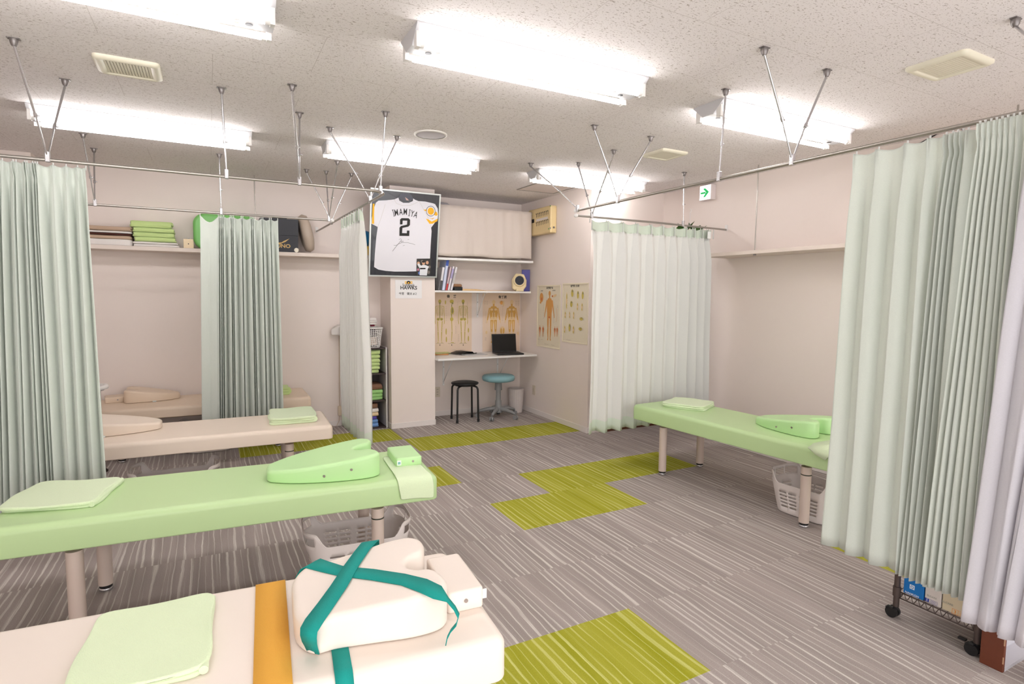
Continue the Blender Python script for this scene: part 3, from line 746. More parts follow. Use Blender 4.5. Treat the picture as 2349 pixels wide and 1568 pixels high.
# ================================================================ curtains
HOOKM=mat('hook_plastic',(206,206,202),.4)
def curtain(label,org,du,n,zt,zb,top,bot,F=.13,amp=.05,front=True,droop=.03,mats=None,hooks=True,tagp=None,seed=1,group='mint green bay curtains',sharp=0.0,hem=.10,headh=.085,name='curtain',lean=0):
    r_=random.Random(seed); du=Vector(du); n=Vector(n); org=Vector(org)
    t=thing(name,label,'curtain',org+du*((top[0]+top[-1])/2)+Vector((0,0,zb)),group=group)
    base=t.location.copy()
    ts=[0,.03,.07,.12,.18,.26,.36,.5,.64,.74,.82,.88,.93,.97]
    zs=[0,.012,.03,.05,.065,.08,headh,.11,.14,.2,.3,.45,.65,.9,1.15,1.35]
    Hh=zt-zb; zs=[z for z in zs if z<Hh-hem-.05]+[Hh-hem,Hh-hem*.5,Hh]
    cells=len(top)-1
    cols=[]
    for c in range(cells):
        for tt in ts: cols.append((c,tt))
    cols.append((cells-1,1.0))
    aj=[r_.uniform(.75,1.15) for _ in range(cells)]; ph=[r_.uniform(-.25,.25) for _ in range(cells+1)]
    v=[];f=[];mi=[]
    for dz in zs:
        q=dz/Hh
        for c,tt in cols:
            a0=top[c]+(bot[c]-top[c])*q; a1=top[c+1]+(bot[c+1]-top[c+1])*q
            w=a1-a0; wt=top[c+1]-top[c]
            a=min(amp,.42*math.sqrt(max(.0004,F*F-w*w)))*aj[c]
            k=.30+.70*min(1,dz/.28); k=k if dz>.02 else .3
            x=a0+w*tt
            cs=math.cos(2*PI*tt); cs=cs if sharp==0 else (1-sharp)*cs+sharp*(1-2*tt)
            y=a*k*cs
            x+=w*(.13*math.sin(2*PI*tt)*min(1,dz/.25))
            y+=.006*math.sin(3*q*PI+ph[c]*9)*q
            x+=ph[c]*.02*math.sin(PI*q)*math.sin(PI*tt)
            if dz<.2:
                for xp in (a0,a1):
                    d=(x-xp); g=math.exp(-(d/.016)**2)
                    y+=.012*g*math.exp(-((dz-.0)/.07)**2)+.004*g*math.cos(d*900)*math.exp(-((dz-.02)/.05)**2)
                    x-=d*.55*math.exp(-(d/.022)**2)*math.exp(-((dz-.075)/.022)**2)
            z=zt-dz
            dr=droop*math.sin(PI*tt)**1.2*min(1,(wt/.10)**3)
            z-=dr*max(0,1-dz/.3)
            z+=lean*0
            v.append(org+du*x+n*y+Vector((0,0,z))-base)
    N=len(cols)
    b=MB()
    for i in range(len(zs)-1):
        mm=1 if zs[i+1]<=headh+1e-6 else (2 if zs[i]>=Hh-hem-1e-6 else 0)
        fs=[(i*N+k,(i+1)*N+k,(i+1)*N+k+1,i*N+k+1) for k in range(N-1)]
        f+=fs; mi+=[mm]*len(fs)
    b.v=[tuple(p) for p in v]; b.f=f; b.mi=mi; b.sm=[True]*len(f)
    b.build('fabric',mats or [CURT,CURT,CURT],t,mods=[('solid',.0012,0)])
    if hooks:
        for c in range(len(top)):
            p=org+du*top[c]-base; hb=MB()
            if front: hb.cyl(p+Vector((0,0,zt-.01)),p+Vector((0,0,RZ-.012)),.0035,n=6)
            else:
                q=p+n*(min(amp,.05)*.3+.016); hb.add([q+du*sx*.005+n*sy*.002+Vector((0,0,z)) for z in (zt-.085,zt+.004) for sy in (-1,1) for sx in (-1,1)],[(0,2,3,1),(4,5,7,6),(0,1,5,4),(2,6,7,3),(0,4,6,2),(1,3,7,5)])
                hb.cyl(p+Vector((0,0,zt-.02)),p+Vector((0,0,RZ-.012)),.004,n=6)
            hb.build('curtain_hook',HOOKM,t)
    if tagp:
        q=org+du*tagp[0]+n*tagp[1]+Vector((0,0,zt-.02))-base
        pts=[q-du*.022,q+du*.022,q+du*.022-Vector((0,0,.065)),q-du*.022-Vector((0,0,.065))]
        MB().add(pts+[p-n*.001 for p in pts],[(0,3,2,1),(4,5,6,7),(0,1,5,4),(1,2,6,5),(2,3,7,6),(3,0,4,7)]).build('care_label',TAGW,t)
    return t
X_=lambda px,Y,z=2.09,y0=None: None
def xs_on_Y(pxs,Y,z):   # positions along x on plane Y for pixel columns at height z
    out=[]
    for px_ in pxs:
        lo,hi=-300.0,1400.0
        for _ in range(40):
            mid=(lo+hi)/2
            zz=pY(px_,mid,Y).z
            if zz>z: lo=mid
            else: hi=mid
        out.append(pY(px_,lo,Y).x)
    return out
def ys_on_X(pxs,X,z):
    out=[]
    for px_ in pxs:
        lo,hi=-300.0,2400.0
        for _ in range(40):
            mid=(lo+hi)/2
            if pX(px_,mid,X).z>z: lo=mid
            else: hi=mid
        out.append(pX(px_,lo,X).y)
    return out
ZT=2.095
# C1 left
top=xs_on_Y([-130,-100,-95,-60,-53,-18,-10,5,30,37,57,62,75,81,86,122,152,178,197],YA,ZT)
bot=xs_on_Y([-115,-84,-78,-42,-34,0,9,26,54,62,88,95,112,120,128,162,188,216,246],YA,.48)
curtain('wide mint green curtain at the left edge hanging from the long rail',(0,YA,0),(1,0,0),(0,-1,0),ZT,.30,top,bot,F=.12,amp=.036,droop=.035,seed=3,sharp=.25)
# C2 middle
top=xs_on_Y([459,501,505,509,513,528,532,536,553,557,574,578,582,599,603,618,622,637],YBm,ZT-.005)
bot=xs_on_Y([462,502,507,511,516,532,537,541,560,564,583,588,592,609,614,630,635,650],YBm,.43)
curtain('mint green curtain gathered in front of the back wall shelf',(0,YBm,0),(1,0,0),(0,-1,0),ZT-.005,.30,top,bot,F=.10,amp=.034,droop=.05,seed=5)
# C3 return, seen from its lining side
tp=[4.34,4.42,4.50,4.59,4.68,4.78,4.88,4.97]; bt=[4.18,4.30,4.42,4.54,4.66,4.78,4.89,4.99]
curtain('narrow pale curtain seen edge-on left of the white column',(XA,0,0),(0,1,0),(-1,0,0),ZT,.32,tp,bt,F=.27,amp=.045,front=False,droop=.012,mats=[CURTB,CURTH,CURTH],tagp=(4.40,.05),seed=8,group='mint green bay curtains',headh=.08)
# C4 in front of the door
top=xs_on_Y([1353,1391,1425,1458,1490,1517,1543,1570,1589,1607,1620,1631],YD+.02,ZT)
bot=xs_on_Y([1340,1374,1409,1442,1477,1503,1530,1557,1578,1596,1611,1622],YD+.02,.30)
curtain('pale curtain with mint header spread in front of the dark door',(0,YD+.02,0),(1,0,0),(0,-1,0),ZT,.285,top,bot,F=.24,amp=.075,front=False,droop=.012,mats=[CURTB,CURTH,CURTH],tagp=(4.17,.05),seed=12,sharp=.75,headh=.08)
# right side
def yrev(l): return [-v for v in l]
top=ys_on_X([1965,2016,2082,2134,2172,2186,2198,2210,2222,2262],XC,ZT)
bot=ys_on_X([1893,1950,2003,2063,2072,2084,2098,2112,2128,2180],XC,.32)
curtain('mint green curtain with three broad folds on the right rail',(XC,0,0),(0,-1,0),(-1,0,0),ZT,.318,yrev(top),yrev(bot),F=.17,amp=.036,droop=.010,seed=21,sharp=.55)
top=ys_on_X([2256,2268,2281,2294,2307,2320,2333,2347],XC-.03,ZT)+[.93,.905,.88,.855,.83,.8]
bot=[y+.015 for y in top]; bot[0]=ys_on_X([2122],XC-.03,.32)[0]; 
bot=[bot[0]+(top[-1]-bot[0])*k/(len(top)-1) for k in range(len(top))]
curtain('mint green curtain with tight narrow folds near the right edge',(XC-.055,0,0),(0,-1,0),(-1,0,0),ZT,.335,yrev(top),yrev(bot),F=.06,amp=.015,droop=.006,seed=25)
top=[.90,.80,.74,.66,.58,.5,.42]; bot=[.985,.905,.872,.80,.73,.64,.52]
curtain('white sheer curtain at the far right edge in front of the green one',(XC-.10,0,0),(0,-1,0),(-1,0,0),ZT,.285,yrev(top),yrev(bot),F=.10,amp=.018,droop=.004,mats=[SHEER]*3,seed=31,group='white sheer curtain')

# ================================================================ shelves
def shelf_board(name,label,x0,x1,y0,y1,z0,z1,m=WPAINT):
    o=MB().box(x0,x1,y0,y1,z0,z1).build(name,m,mods=[('bevel',.002,1)]); return tag(o,label,'shelf')
SHM=mat('beige_shelf_board',(224,210,200),.5)
shelf_board('wall_shelf','long beige wall shelf holding towels along the back wall',-1.24,1.705,6.10,YB-.001,1.835,1.872,SHM)
shelf_board('wall_shelf','empty beige wall shelf along the right wall',4.19,XR-.001,YF+.4,3.98,1.84,1.872,SHM)
def rod(label,x,y,zb):
    t=thing('shelf_hanging_rod',label,'rod',(x,y,zb-.012),group='steel shelf hanging rods')
    MB().cyl((0,0,.006),(0,0,CZ-zb+.012),.0055,n=10).build('rod',STEEL,t); MB().lathe([(.012,0),(.013,.004),(.011,.012)],n=6).build('nut',DKMET,t)
rod('steel rod hanging the back wall shelf from the ceiling',.424,6.125,1.835)
rod('steel rod hanging the right wall shelf beside the exit sign',4.215,3.42,1.84)
a=pX(2336,240,4.215); rod('steel rod hanging the right wall shelf above the right curtains',4.215,a.y,1.84)
# ---- towels and boxes on the back wall shelf (front faces at y about 6.14)
SY=6.14; SZ=1.872
def sx(px_,py_=540): return pY(px_,py_,SY).x
def flatstack(items,x0,x1,y,z,d=.22,group=None,dx=0):
    for label,h,m,L,ex in items:
        towel(label,(x0+x1)/2+dx+ex,y,z,0,(x1-x0)-.004,d,h-.0035,m,L,group=group,fold='f' if L>1 else None,rough=.0016,seed=int(h*9999)); z+=h
xa,xb=sx(150),sx(303)
flatstack([('thick white towel at the bottom of the stack beside the left curtain',.058,WHITET,1,0),
 ('tan towel between white and dark brown towels in the left stack',.032,TANT,1,0),
 ('dark brown cloth in the left stack on the back wall shelf',.02,DBROWN,1,.004),
 ('thin white cloth in the left stack on the back wall shelf',.02,WHITET,1,0),
 ('tan towel on top of the left stack on the back wall shelf',.04,TANT,2,0)],xa,xb,6.25,SZ,group='stacked towels on the back wall shelf')
xa,xb=sx(302),sx(411)
flatstack([('white folded sheet at the bottom under the lime towels',.026,WHITET,2,0),('white folded sheet directly under the lime towels',.022,WHITET,2,-.008)],xa,xb,6.25,SZ,group='stacked towels on the back wall shelf')
flatstack([('lowest of the four lime towels on the back wall shelf',.042,LIME,2,.006),('second lowest of the four lime towels on the back wall shelf',.042,LIME,2,0),('second highest of the four lime towels on the back wall shelf',.042,LIME,2,0),('topmost of the four lime towels on the back wall shelf',.06,LIME,2,-.02)],sx(304),sx(403),6.25,SZ+.048,group='stacked towels on the back wall shelf')
# cream cube
xa,xb=sx(420),sx(443)
t=thing('wooden_cube','small cream cube with a dark centre dot beside the lime towels','cube',((xa+xb)/2,SY+.06,SZ))
w_=(xb-xa)/2; MB().box(-w_,w_,-w_,w_,0,w_*2.15).build('body',mat('cream_wood',(240,218,182),.5),t,mods=[('bevel',.004,2)])
MB().cyl((0,-w_+.001,w_*1.05),(0,-w_-.0015,w_*1.05),.005,n=12).build('dot',BLACK,t); MB().cyl((0,0,w_*2.15),(0,0,w_*2.15+.016),.006,n=10).build('peg',STEEL,t)
# green pillow standing on edge
xa,xb=sx(443),sx(598)
w_=(xb-xa); hh=pY(520,492,6.2).z-SZ
out=rrect(w_,hh,.10,8)
o=MB().slab(out,0,.11,.03,.03,5).build('standing_pillow',mat('grass_green_leatherette',(128,196,110),.4,spec=.4),loc=((xa+xb)/2,6.31,SZ+hh/2)); o.rotation_euler=(PI/2,0,0)
tag(o,'grass green pillow standing on edge behind the gathered curtain','pillow')
# shoe box
xa,xb=pY(598,540,6.12).x,pY(685,540,6.12).x; zt_=pY(660,502,6.12).z
t=thing('shoe_box','black shoe box with gold lettering on the back wall shelf','box',((xa+xb)/2,6.12,SZ))
w_=(xb-xa)/2; h_=zt_-SZ
BX=mat('black_card',(34,34,42),.5); GOLD=mat('gold_print',(206,168,96),.4)
MB().box(-w_+.004,w_-.004,.004,.24,0,h_*.62).build('body',BX,t,mods=[('bevel',.002,1)])
MB().box(-w_,w_,0,.245,h_*.5,h_).build('lid',BX,t,mods=[('bevel',.002,1)])
F=Flat((0,6.124,0),(1,0,0),(0,0,1),base=t.location)
q=F.px(657,564.5); F.text('MIZUNO',(q[0]-.075,q[1]),.052,0,bold=.0012,sx=1.1)
F.pxpoly([(640,560),(650,553),(664,547),(655,554.5)][::-1]); F.pxpoly([(625,557),(640,560),(652,555.5),(640,556)][::-1])
F.mb.build('gold_lettering',GOLD,t)
q=pY(681,571,6.122)-t.location; MB().cyl((q.x-.004,.0035,.024),(q.x-.004,.001,.024),.022,n=20).build('round_sticker',mat('sticker_cream',(240,232,214),.5),t)
xa=pY(652,494,6.2).x; boxthing('folded_cloth','dark flat folder lying on top of the black shoe box','folder',xa-.11,xa+.02,6.16,6.33,zt_+.001,zt_+.014,mat('dark_folder',(60,58,64),.6),.002)
# beige ring cushion leaning
q=pY(700,577,6.2); t=thing('ring_cushion','grey beige cushion leaning against the black shoe box','cushion',(q.x+.015,6.22,SZ))
b=MB(); tl=R(12); Mx=Matrix.Translation((.0,0,.205))@Matrix.Rotation(-tl,4,'Y')@Matrix.Rotation(PI/2,4,'Y')
b.lathe([(.0,-.05),(.12,-.055),(.175,-.04),(.195,0),(.175,.04),(.12,.055),(.0,.05)],n=36,cap=False,M=Mx@Matrix.Scale(.66,4,(0,1,0)))
b.build('pad',mat('taupe_leatherette',(186,170,154),.4,spec=.5),t)
# blue ball on yellow box
q=pY(835,549,6.25); boxthing('storage_box','yellow box on the shelf under the blue ball','box',q.x-.05,q.x+.085,6.16,6.34,SZ+.001,SZ+.10,mat('yellow_card',(236,190,40),.5),.003)
t=tag(MB().lathe([(.001,-.085)]+[(.085*math.cos(a),.085*math.sin(a)) for a in [PI*(k/12-.5) for k in range(1,12)]]+[(.001,.085)],n=28,cap=False).build('exercise_ball',mat('blue_rubber',(26,120,176),.4),loc=(q.x+.01,6.25,SZ+.187)),'blue ball beside the framed jersey on the shelf','ball')

# ================================================================ framed jersey on the column
SILV=mat('frame_aluminium',(196,200,196),.3,metal=.7); NAVY=mat('frame_backing',(20,22,34),.25,spec=.6,coat=.4)
JW=mat('jersey_white',(232,230,236),.8); INKB=mat('print_black',(28,26,24),.6); YEL=mat('jersey_yellow',(244,184,36),.7)
SEAM=mat('jersey_seam',(196,190,180),.8)
fo=Vector((1.468,5.93,1.646)); fu=Vector((.749,0,0)); fv=Vector((0,-.13,.881))
t=thing('framed_jersey','framed white baseball jersey number 2 hung high on the column','picture frame',fo)
fu_n=fu.normalized(); fv_n=fv.normalized(); fn=fu_n.cross(fv_n)
def fb(b,u0,u1,v0,v1,d0,d1,mi=0):
    P=lambda u,v,d: fu_n*u+fv_n*v+fn*d
    vs=[P(u,v,d) for d in (d0,d1) for v in (v0,v1) for u in (u0,u1)]
    return b.add(vs,[(0,2,3,1),(4,5,7,6),(0,1,5,4),(2,6,7,3),(0,4,6,2),(1,3,7,5)],mi)
FW,FH=fu.length,fv.length; b=MB(); e=.014
for u0,u1,v0,v1 in ((0,FW,0,e),(0,FW,FH-e,FH),(0,e,e,FH-e),(FW-e,FW,e,FH-e)): fb(b,u0,u1,v0,v1,-.02,.004)
b.build('frame',SILV,t)
fb(MB(),e,FW-e,e,FH-e,-.016,-.006).build('backing',NAVY,t)
F=Flat(fo-fn*.006,fu_n,fv_n,base=fo)
# jersey outline traced clockwise from the left collar
J=[(914,453),(905,457),(888,459),(868,460),(862,465),(857,480),(853,500),(852,513),(866,520),(866,524),(863,545),(860,580),(858,612),(868,618),(885,621),(905,622.5),(930,622.5),(955,622),(985,622),(986,600),(988,560),(990,530),(989,522),(1000,507),(1004,503),(1005,490),(1004,478),(998,468),(993,466),(975,462),(960,461),(952,458),(948,455),(947,461),(938,465),(925,465),(916,460)]
F.pxpoly(J[::-1],0); F.up()
# sleeve and body seams, collar line
for ln in ([(884,468),(874,500),(866,522)],[(962,462),(980,495),(989,520)],[(904,457),(909,466),(922,471),(940,471),(953,466),(960,461)]): F.stroke([F.px(*p) for p in ln],.0022,4)
F.up()
F.pxpoly([(855,467),(859,467),(858,490),(858,513),(853,513)],3)
for pts in ([(971,481),(978,480),(1002,486),(1004,492),(1001,495),(985,489)],[(977,501),(983,503),(990,508),(1004,501),(1003,507),(992,513),(985,513)],[(982,498),(990,501),(997,499),(992,503)]): F.pxpoly(pts[::-1],3)
F.up()
# round sleeve patch, plain
c=F.px(988,484); F.ell(c,.052,.054,1,28); F.up(); F.ell(c,.047,.049,0,28); F.up(); F.ell(c,.036,.038,3,24); F.up()
# arched name
name='IMAMIYA'; xs=[902.5,909,919.5,929.5,939,945.5,953.5]; ys=[488.5,488,486.5,486,488,490.5,493]
for ch,x,y,a in zip(name,xs,ys,[.30,.20,.11,0,-.12,-.2,-.30]):
    vs,fs=text_mesh(ch,.094,bold=.0004,sx=.60); q=F.px(x,y); ca,sa=math.cos(a),math.sin(a)
    F.mb.add([F.P((q[0]+v[0]*ca-v[1]*sa,q[1]+v[0]*sa+v[1]*ca)) for v in vs],fs,1)
    if ch=='I':
        for dv in (-.031,.031): F.poly([(q[0]+dx*ca-(dv+dy)*sa,q[1]+dx*sa+(dv+dy)*ca) for dx,dy in ((-.010,-.0022),(.010,-.0022),(.010,.0022),(-.010,.0022))],1)
F.up()
# block number 2
N2=[(917,500),(940,500),(940,520),(922,526.5),(922.5,534.5),(933.5,535),(934,529),(939,529),(938,540.5),(916,540),(916,526),(920,522),(934,516),(934.5,505.5),(923,505.5),(923,514),(917,514)]
N2=[(917.5,503.5),(920.5,500),(937,500.5),(940.5,504),(940,516),(936.5,519.5),(923,522.5),(922,534),(933,534.5),(933.5,528.5),(939,528.5),(938.5,541),(915.5,540.5),(916,522),(919,518.5),(933.5,515),(934,505.8),(923.5,505.5),(923,514.5),(917.2,514)]
# split into quads for a clean fill
def pxq(*p): F.pxpoly(list(p)[::-1],1)
pxq((917.5,503),(921,500),(937,500.3),(940.5,504),(934,505.8),(923.5,505.6)); pxq((917.5,503),(923.5,505.6),(923,514.3),(917.3,514.2)); pxq((940.5,504),(940,516),(936.5,519.5),(933.5,514.8),(934,505.8))
pxq((933.5,514.8),(936.5,519.5),(923,522.5),(919.5,518.2)); pxq((919.5,518.2),(923,522.5),(922,534.2),(916,540.6),(916.3,521.8)); pxq((922,534.2),(933,534.6),(938.5,541),(915.8,540.6)); pxq((933,534.6),(933.4,528.4),(939,528.6),(938.5,541))
# signature
for ln in ([(915,549),(919,547),(921,550),(916,556),(911,562),(904,571),(900,576)],[(903,562),(908,563),(914,559),(922,556),(934,556),(946,559),(952,561)],[(917,554),(920,552),(921,555),(924,552),(925,555)],[(935,549),(938,548.5)],[(924,563),(928,562.5)]): F.stroke([F.px(*p) for p in ln],.0022,4 if False else 1)
F.mb.build('jersey',[JW,INKB,INKB,YEL,SEAM],t)
# hanger collar piece
F2=Flat(fo-fn*.004,fu_n,fv_n,base=fo); F2.pxpoly([(914,453),(918,445),(926,442.5),(938,443.5),(945,449),(948,456),(940,461),(922,459)][::-1],0); F2.up(); F2.pxpoly([(929,452),(934,455),(938,459.5),(932,459)][::-1],1)
F2.mb.build('collar_former',[mat('grey_former',(78,80,92),.3),mat('collar_tag',(214,180,170),.6)],t)
# small player photo: dark crowd with a white shirted figure
F3=Flat(fo-fn*.001,fu_n,fv_n,base=fo)
F3.pxpoly([(955,631.5),(987,631.5),(989,592.5),(956,593)],0); F3.up()
for x,y,r,mi in ((960,604,.017,1),(968,599,.013,2),(980,602,.016,1),(985,612,.014,2),(959,618,.012,5),(962,626,.014,3),(983,624,.016,2)): F3.ell(F3.px(x,y),r,r*1.2,mi,12)
F3.up(); F3.pxpoly([(962.5,631),(979,631.5),(981,617),(984,611),(977,608),(971.5,606.5),(966,609),(960,603),(957.5,607),(963,616)],4); F3.up()
F3.ell(F3.px(971.5,603),.017,.021,1,14); F3.up(); F3.ell(F3.px(971.3,600),.018,.010,6,12); F3.pxpoly([(963,614),(976,614),(976,617),(963.5,617.5)][::-1],6)
F3.mb.build('player_photo',[mat('crowd_dark',(52,50,48),.4),mat('skin_tone',(206,160,128),.5),mat('crowd_grey',(120,112,104),.5),mat('crowd_blue',(84,116,190),.5),mat('shirt_white',(230,232,236),.5),mat('crowd_pink',(196,120,140),.5),INKB],t)
# printed sign below
t=thing('paper_sign','white paper sign with team logo below the framed jersey','sign',(1.91,5.968,1.418))
MB().box(-.148,.148,-.0012,0.0005,0,.197).build('sheet',mat('paper_white',(236,234,234),.6),t)
F=Flat((0,5.9665,0),(1,0,0),(0,0,1),base=t.location)
def pxq2(mi,*p): F.pxpoly(list(p),mi)
for y0 in (645.2,648.4): pxq2(1,(928.5,y0+2.2),(946,y0+2.2),(946,y0),(928.5,y0))
F.up(); F.ell(F.px(937.2,647.5),.022,.018,0,12); F.up(); F.ell(F.px(937.2,648.5),.010,.009,1,10)
F.text('SoftBank',F.px(937,653.6),.038,0,bold=.0003); F.text('HAWKS',F.px(937.5,660),.054,0,bold=.0012,sx=.98); F.text('今宮　健太 #２',F.px(936,673.5),.030,0,bold=.0002)
F.mb.build('print',[INKB,YEL],t)

# ================================================================ desk recess
# upper shelf with short curtain
shelf_board('wall_shelf','upper white shelf behind the short cream curtain in the recess',2.212,3.45,5.945,YB-.001,1.846,1.872)
shelf_board('wall_shelf','white shelf with books and blood pressure monitor in the recess',2.212,3.44,5.975,YB-.001,1.487,1.508)
t=thing('short_curtain','short cream curtain covering the upper shelf in the recess','curtain',(2.82,5.95,1.88),group='short cream curtain')
MB().cyl((-.605,0,.545),(.605,0,.545),.007,n=10).build('curtain_rod',WHITE,t)
NX,NZ=60,14; b=MB(); v=[];f=[]
zt0=.565
for i in range(NZ+1):
    q=i/NZ
    for k in range(NX+1):
        u=k/NX; x=-.60+1.20*u
        y=-.014-.011*math.sin(u*31)*q-.007*math.sin(u*67+1)*(1-q)-.014*q*math.sin(u*9+.5)
        for s_ in (.345,.66): y-= .016*math.exp(-((u-s_)/.010)**2)*q
        z=zt0-(zt0-.012)*q - .006*q*math.sin(u*12)
        v.append((x,y,z))
for i in range(NZ):
    for k in range(NX): f.append((i*(NX+1)+k,(i+1)*(NX+1)+k,(i+1)*(NX+1)+k+1,i*(NX+1)+k+1))
b.add(v,f,0,True).build('fabric',NOREN,t,mods=[('solid',.0015,0)])
# grey plastic bag on top, behind the curtain top
b=MB(); out=[(-.13,0),(-.11,.05),(-.04,.085),(.03,.08),(.09,.04),(.14,0)]
b.slab([(p[0],p[1]) for p in out][::-1],-.07,.07,.03,.03,4)
shelf_board('wall_shelf','thin white shelf board just above the short cream curtain',2.212,XN-.001,5.99,YB-.001,2.392,2.405)
o=b.build('plastic_bag',mat('grey_bag',(176,170,174),.4),loc=(2.36,6.1,2.406)); o.rotation_euler=(PI/2,0,0); tag(o,'grey plastic bag lying on top above the short cream curtain','bag')
# breaker panel
BRK=mat('beige_panel_plastic',(224,200,150),.45); BRK2=mat('beige_panel_side',(238,216,170),.45)
XB_=3.435
ya,yb=pX(1222,500,XB_).y,pX(1263,500,XB_).y; za,zb_=pX(1263,533,XB_).z,pX(1263,470,XB_).z
t=thing('breaker_panel','beige electric breaker panel high on the recess wall','breaker panel',(XB_,(ya+yb)/2,za))
hw=(ya-yb)/2
MB().box(0,XN-XB_-.002,-hw,hw+.10,0,zb_-za).build('cover',BRK,t,mods=[('bevel',.012,3)])
F=Flat((XB_,0,0),(0,-1,0),(0,0,1),base=t.location)
for r0,r1,y0,y1 in (((1230.5,493),(1257,485.5),5,6),((1230.5,513),(1257,505.5),5,6)):
    for k in range(8):
        q=k/7; x=r0[0]+(r1[0]-r0[0])*q; y=r0[1]+(r1[1]-r0[1])*q
        a=F.px(x,y); F.poly([(a[0]-.014,a[1]+.016),(a[0]-.006,a[1]+.006),(a[0]+.006,a[1]+.005),(a[0]+.006,a[1]+.019)],0) if False else None
        F.poly([(a[0]-.002,a[1]-.030),(a[0]+.007,a[1]-.030),(a[0]+.007,a[1]+.018),(a[0]-.002,a[1]+.018)],0); F.poly([(a[0]-.011,a[1]+.004),(a[0]-.002,a[1]+.004),(a[0]-.002,a[1]+.018),(a[0]-.011,a[1]+.018)],0)
F.pxpoly([(1220,512),(1225.8,510.5),(1225.8,502),(1220,503.5)],0)
F.up(); F.pxpoly([(1230.3,508.5),(1257,501.5),(1257,496),(1230.3,503)],1); F.ell(F.px(1263,472),.009,.009,2,12); F.ell(F.px(1259,524.5),.009,.010,2,12); F.ell(F.px(1262.7,523),.009,.010,3,12)
F.mb.build('breaker_switches',[BLACK,mat('label_strip',(222,212,206),.5),mat('mark_green',(70,150,70),.5),mat('mark_blue',(60,110,140),.5)],t)
MB().cyl((.045,-hw-.001,.06),(.045,-hw+.004,.06),.012,n=14).build('lock',DKMET,t)

# books on the middle shelf
def book(label,px_,w,h,lean,m,y=6.02,d=.2,x=None,band=None):
    x=pY(px_,664,y).x if x is None else x
    t=thing('book',label,'book',(x,y,1.509),group='books on the recess shelf')
    ca=Matrix.Rotation(-lean,4,'Y')
    MB().box(-w,0,0,d,0,h,M=ca).build('cover',m,t,mods=[('bevel',.002,1)])
    if band: MB().box(-w-.0004,.0004,-.0012,.001,h*band[0],h*band[1],M=ca).build('spine_label',band[2],t)
    return t
BKW=mat('book_white',(228,224,226),.5); 
book('dark spined book at the far left of the recess shelf',1005,.02,.20,R(-2)+R(8),mat('book_charcoal',(70,66,66),.5),y=6.04)
book('white book with dark lower label beside the blue binder',1012.5,.026,.26,R(-9),BKW,band=(0,.42,mat('spine_dark',(80,78,80),.5)))
book('tall white and blue binder leaning on the recess shelf',1020,.030,.345,R(-9),mat('binder_pale',(206,214,236),.5),band=(.80,1.0,mat('binder_blue',(70,100,190),.5)))
book('thin red and white book right of the blue binder',1025.5,.016,.27,R(-12),mat('book_redwhite',(222,196,198),.5),band=(0,.28,mat('spine_red',(208,50,50),.5)))
book('white book with purple lettering among the leaning books',1031,.021,.275,R(-13),mat('book_offwhite',(226,220,224),.5),band=(.5,.9,mat('spine_violet',(170,160,200),.5)))
book('white paperback at the right end of the leaning books',1037.5,.022,.27,R(-14),BKW,band=(.3,.75,mat('spine_greyprint',(190,186,186),.5)))
# black box with brown stone
q=pY(1046,664,6.03); t=boxthing('black_tray','small black box under a brown stone beside the books','box',q.x-.03,q.x+.065,5.99,6.09,1.509,1.549,BLACK,.003)
b=MB(); b.slab([(.055*math.cos(a)*(1+.1*math.sin(3*a)),.035*math.sin(a)) for a in [2*PI*k/20 for k in range(20)]],0,.034,.016,.008,4)
tag(b.build('brown_stone',mat('brown_stone',(150,110,78),.8,bump=.8,bscale=60,var=.2),loc=(q.x+.020,6.035,1.550)),'brown stone on the small black box','stone')
q0,q1=pY(1058,664,6.04).x,pY(1117,666,6.04).x
b=MB(); b.add([(q0,6.0,1.509),(q1-.03,5.99,1.509),(q1,6.06,1.509),(q1-.06,6.16,1.509),(q0,6.16,1.509),(q0,6.0,1.530),(q0+.17,5.99,1.527),(q1,6.06,1.514),(q1-.06,6.16,1.524),(q0,6.16,1.532)],[(0,4,3,2,1),(5,6,7,8,9),(0,1,6,5),(1,2,7,6),(2,3,8,7),(3,4,9,8),(4,0,5,9)])
tag(b.build('paper_envelope',mat('kraft_paper',(222,186,134),.7,var=.08,bscale=30)),'flat brown kraft envelope lying on the recess shelf','envelope')
# navy board
q=pY(1205,666,6.1).x; t=tag(MB().box(-.05,.05,-.006,.006,0,.265).build('navy_folder',mat('navy_plastic',(62,54,140),.4),loc=(q+.005,6.10,1.509),mods=[('bevel',.002,1)]),'navy blue folder standing behind the blood pressure monitor','folder'); t.rotation_euler=(0,0,R(-28))
# blood pressure monitor
MON=mat('monitor_cream',(232,212,168),.45)
q=pY(1192,668,6.03); t=thing('blood_pressure_monitor','cream arm-in blood pressure monitor with a dark blue ring','monitor',(q.x,6.05,1.509),R(-22))
b=MB(); prof=[(-.085,.03),(-.055,.012),(.05,.012),(.085,.06),(.088,.13),(.055,.205),(-.045,.212),(-.088,.14)]
n=len(prof); v=[(x,-.055,z) for x,z in prof]+[(x*.96,.075,z*.97) for x,z in prof]
b.add(v,[tuple(range(n)),tuple(range(n,2*n))[::-1]]+[(i,n+i,n+(i+1)%n,(i+1)%n) for i in range(n)]); b.build('body',MON,t,mods=[('bevel',.014,3)])
MB().box(-.045,.05,-.085,.05,0,.03).build('foot',MON,t,mods=[('bevel',.006,2)])
b=MB(); ring=[]
Mx=Matrix.Translation((.0,-.055,.128))@Matrix.Rotation(PI/2,4,'X')
b.lathe([(.052,.0),(.055,.010),(.062,.016),(.071,.012),(.074,0)],n=36,cap=False,M=Mx).build('cuff_ring',MON,t)
MB().lathe([(.061,.010),(.053,.004),(.049,-.0),(.046,.001)],n=36,cap=False,M=Mx).build('cuff_lining',mat('ring_blue',(44,72,120),.4),t)
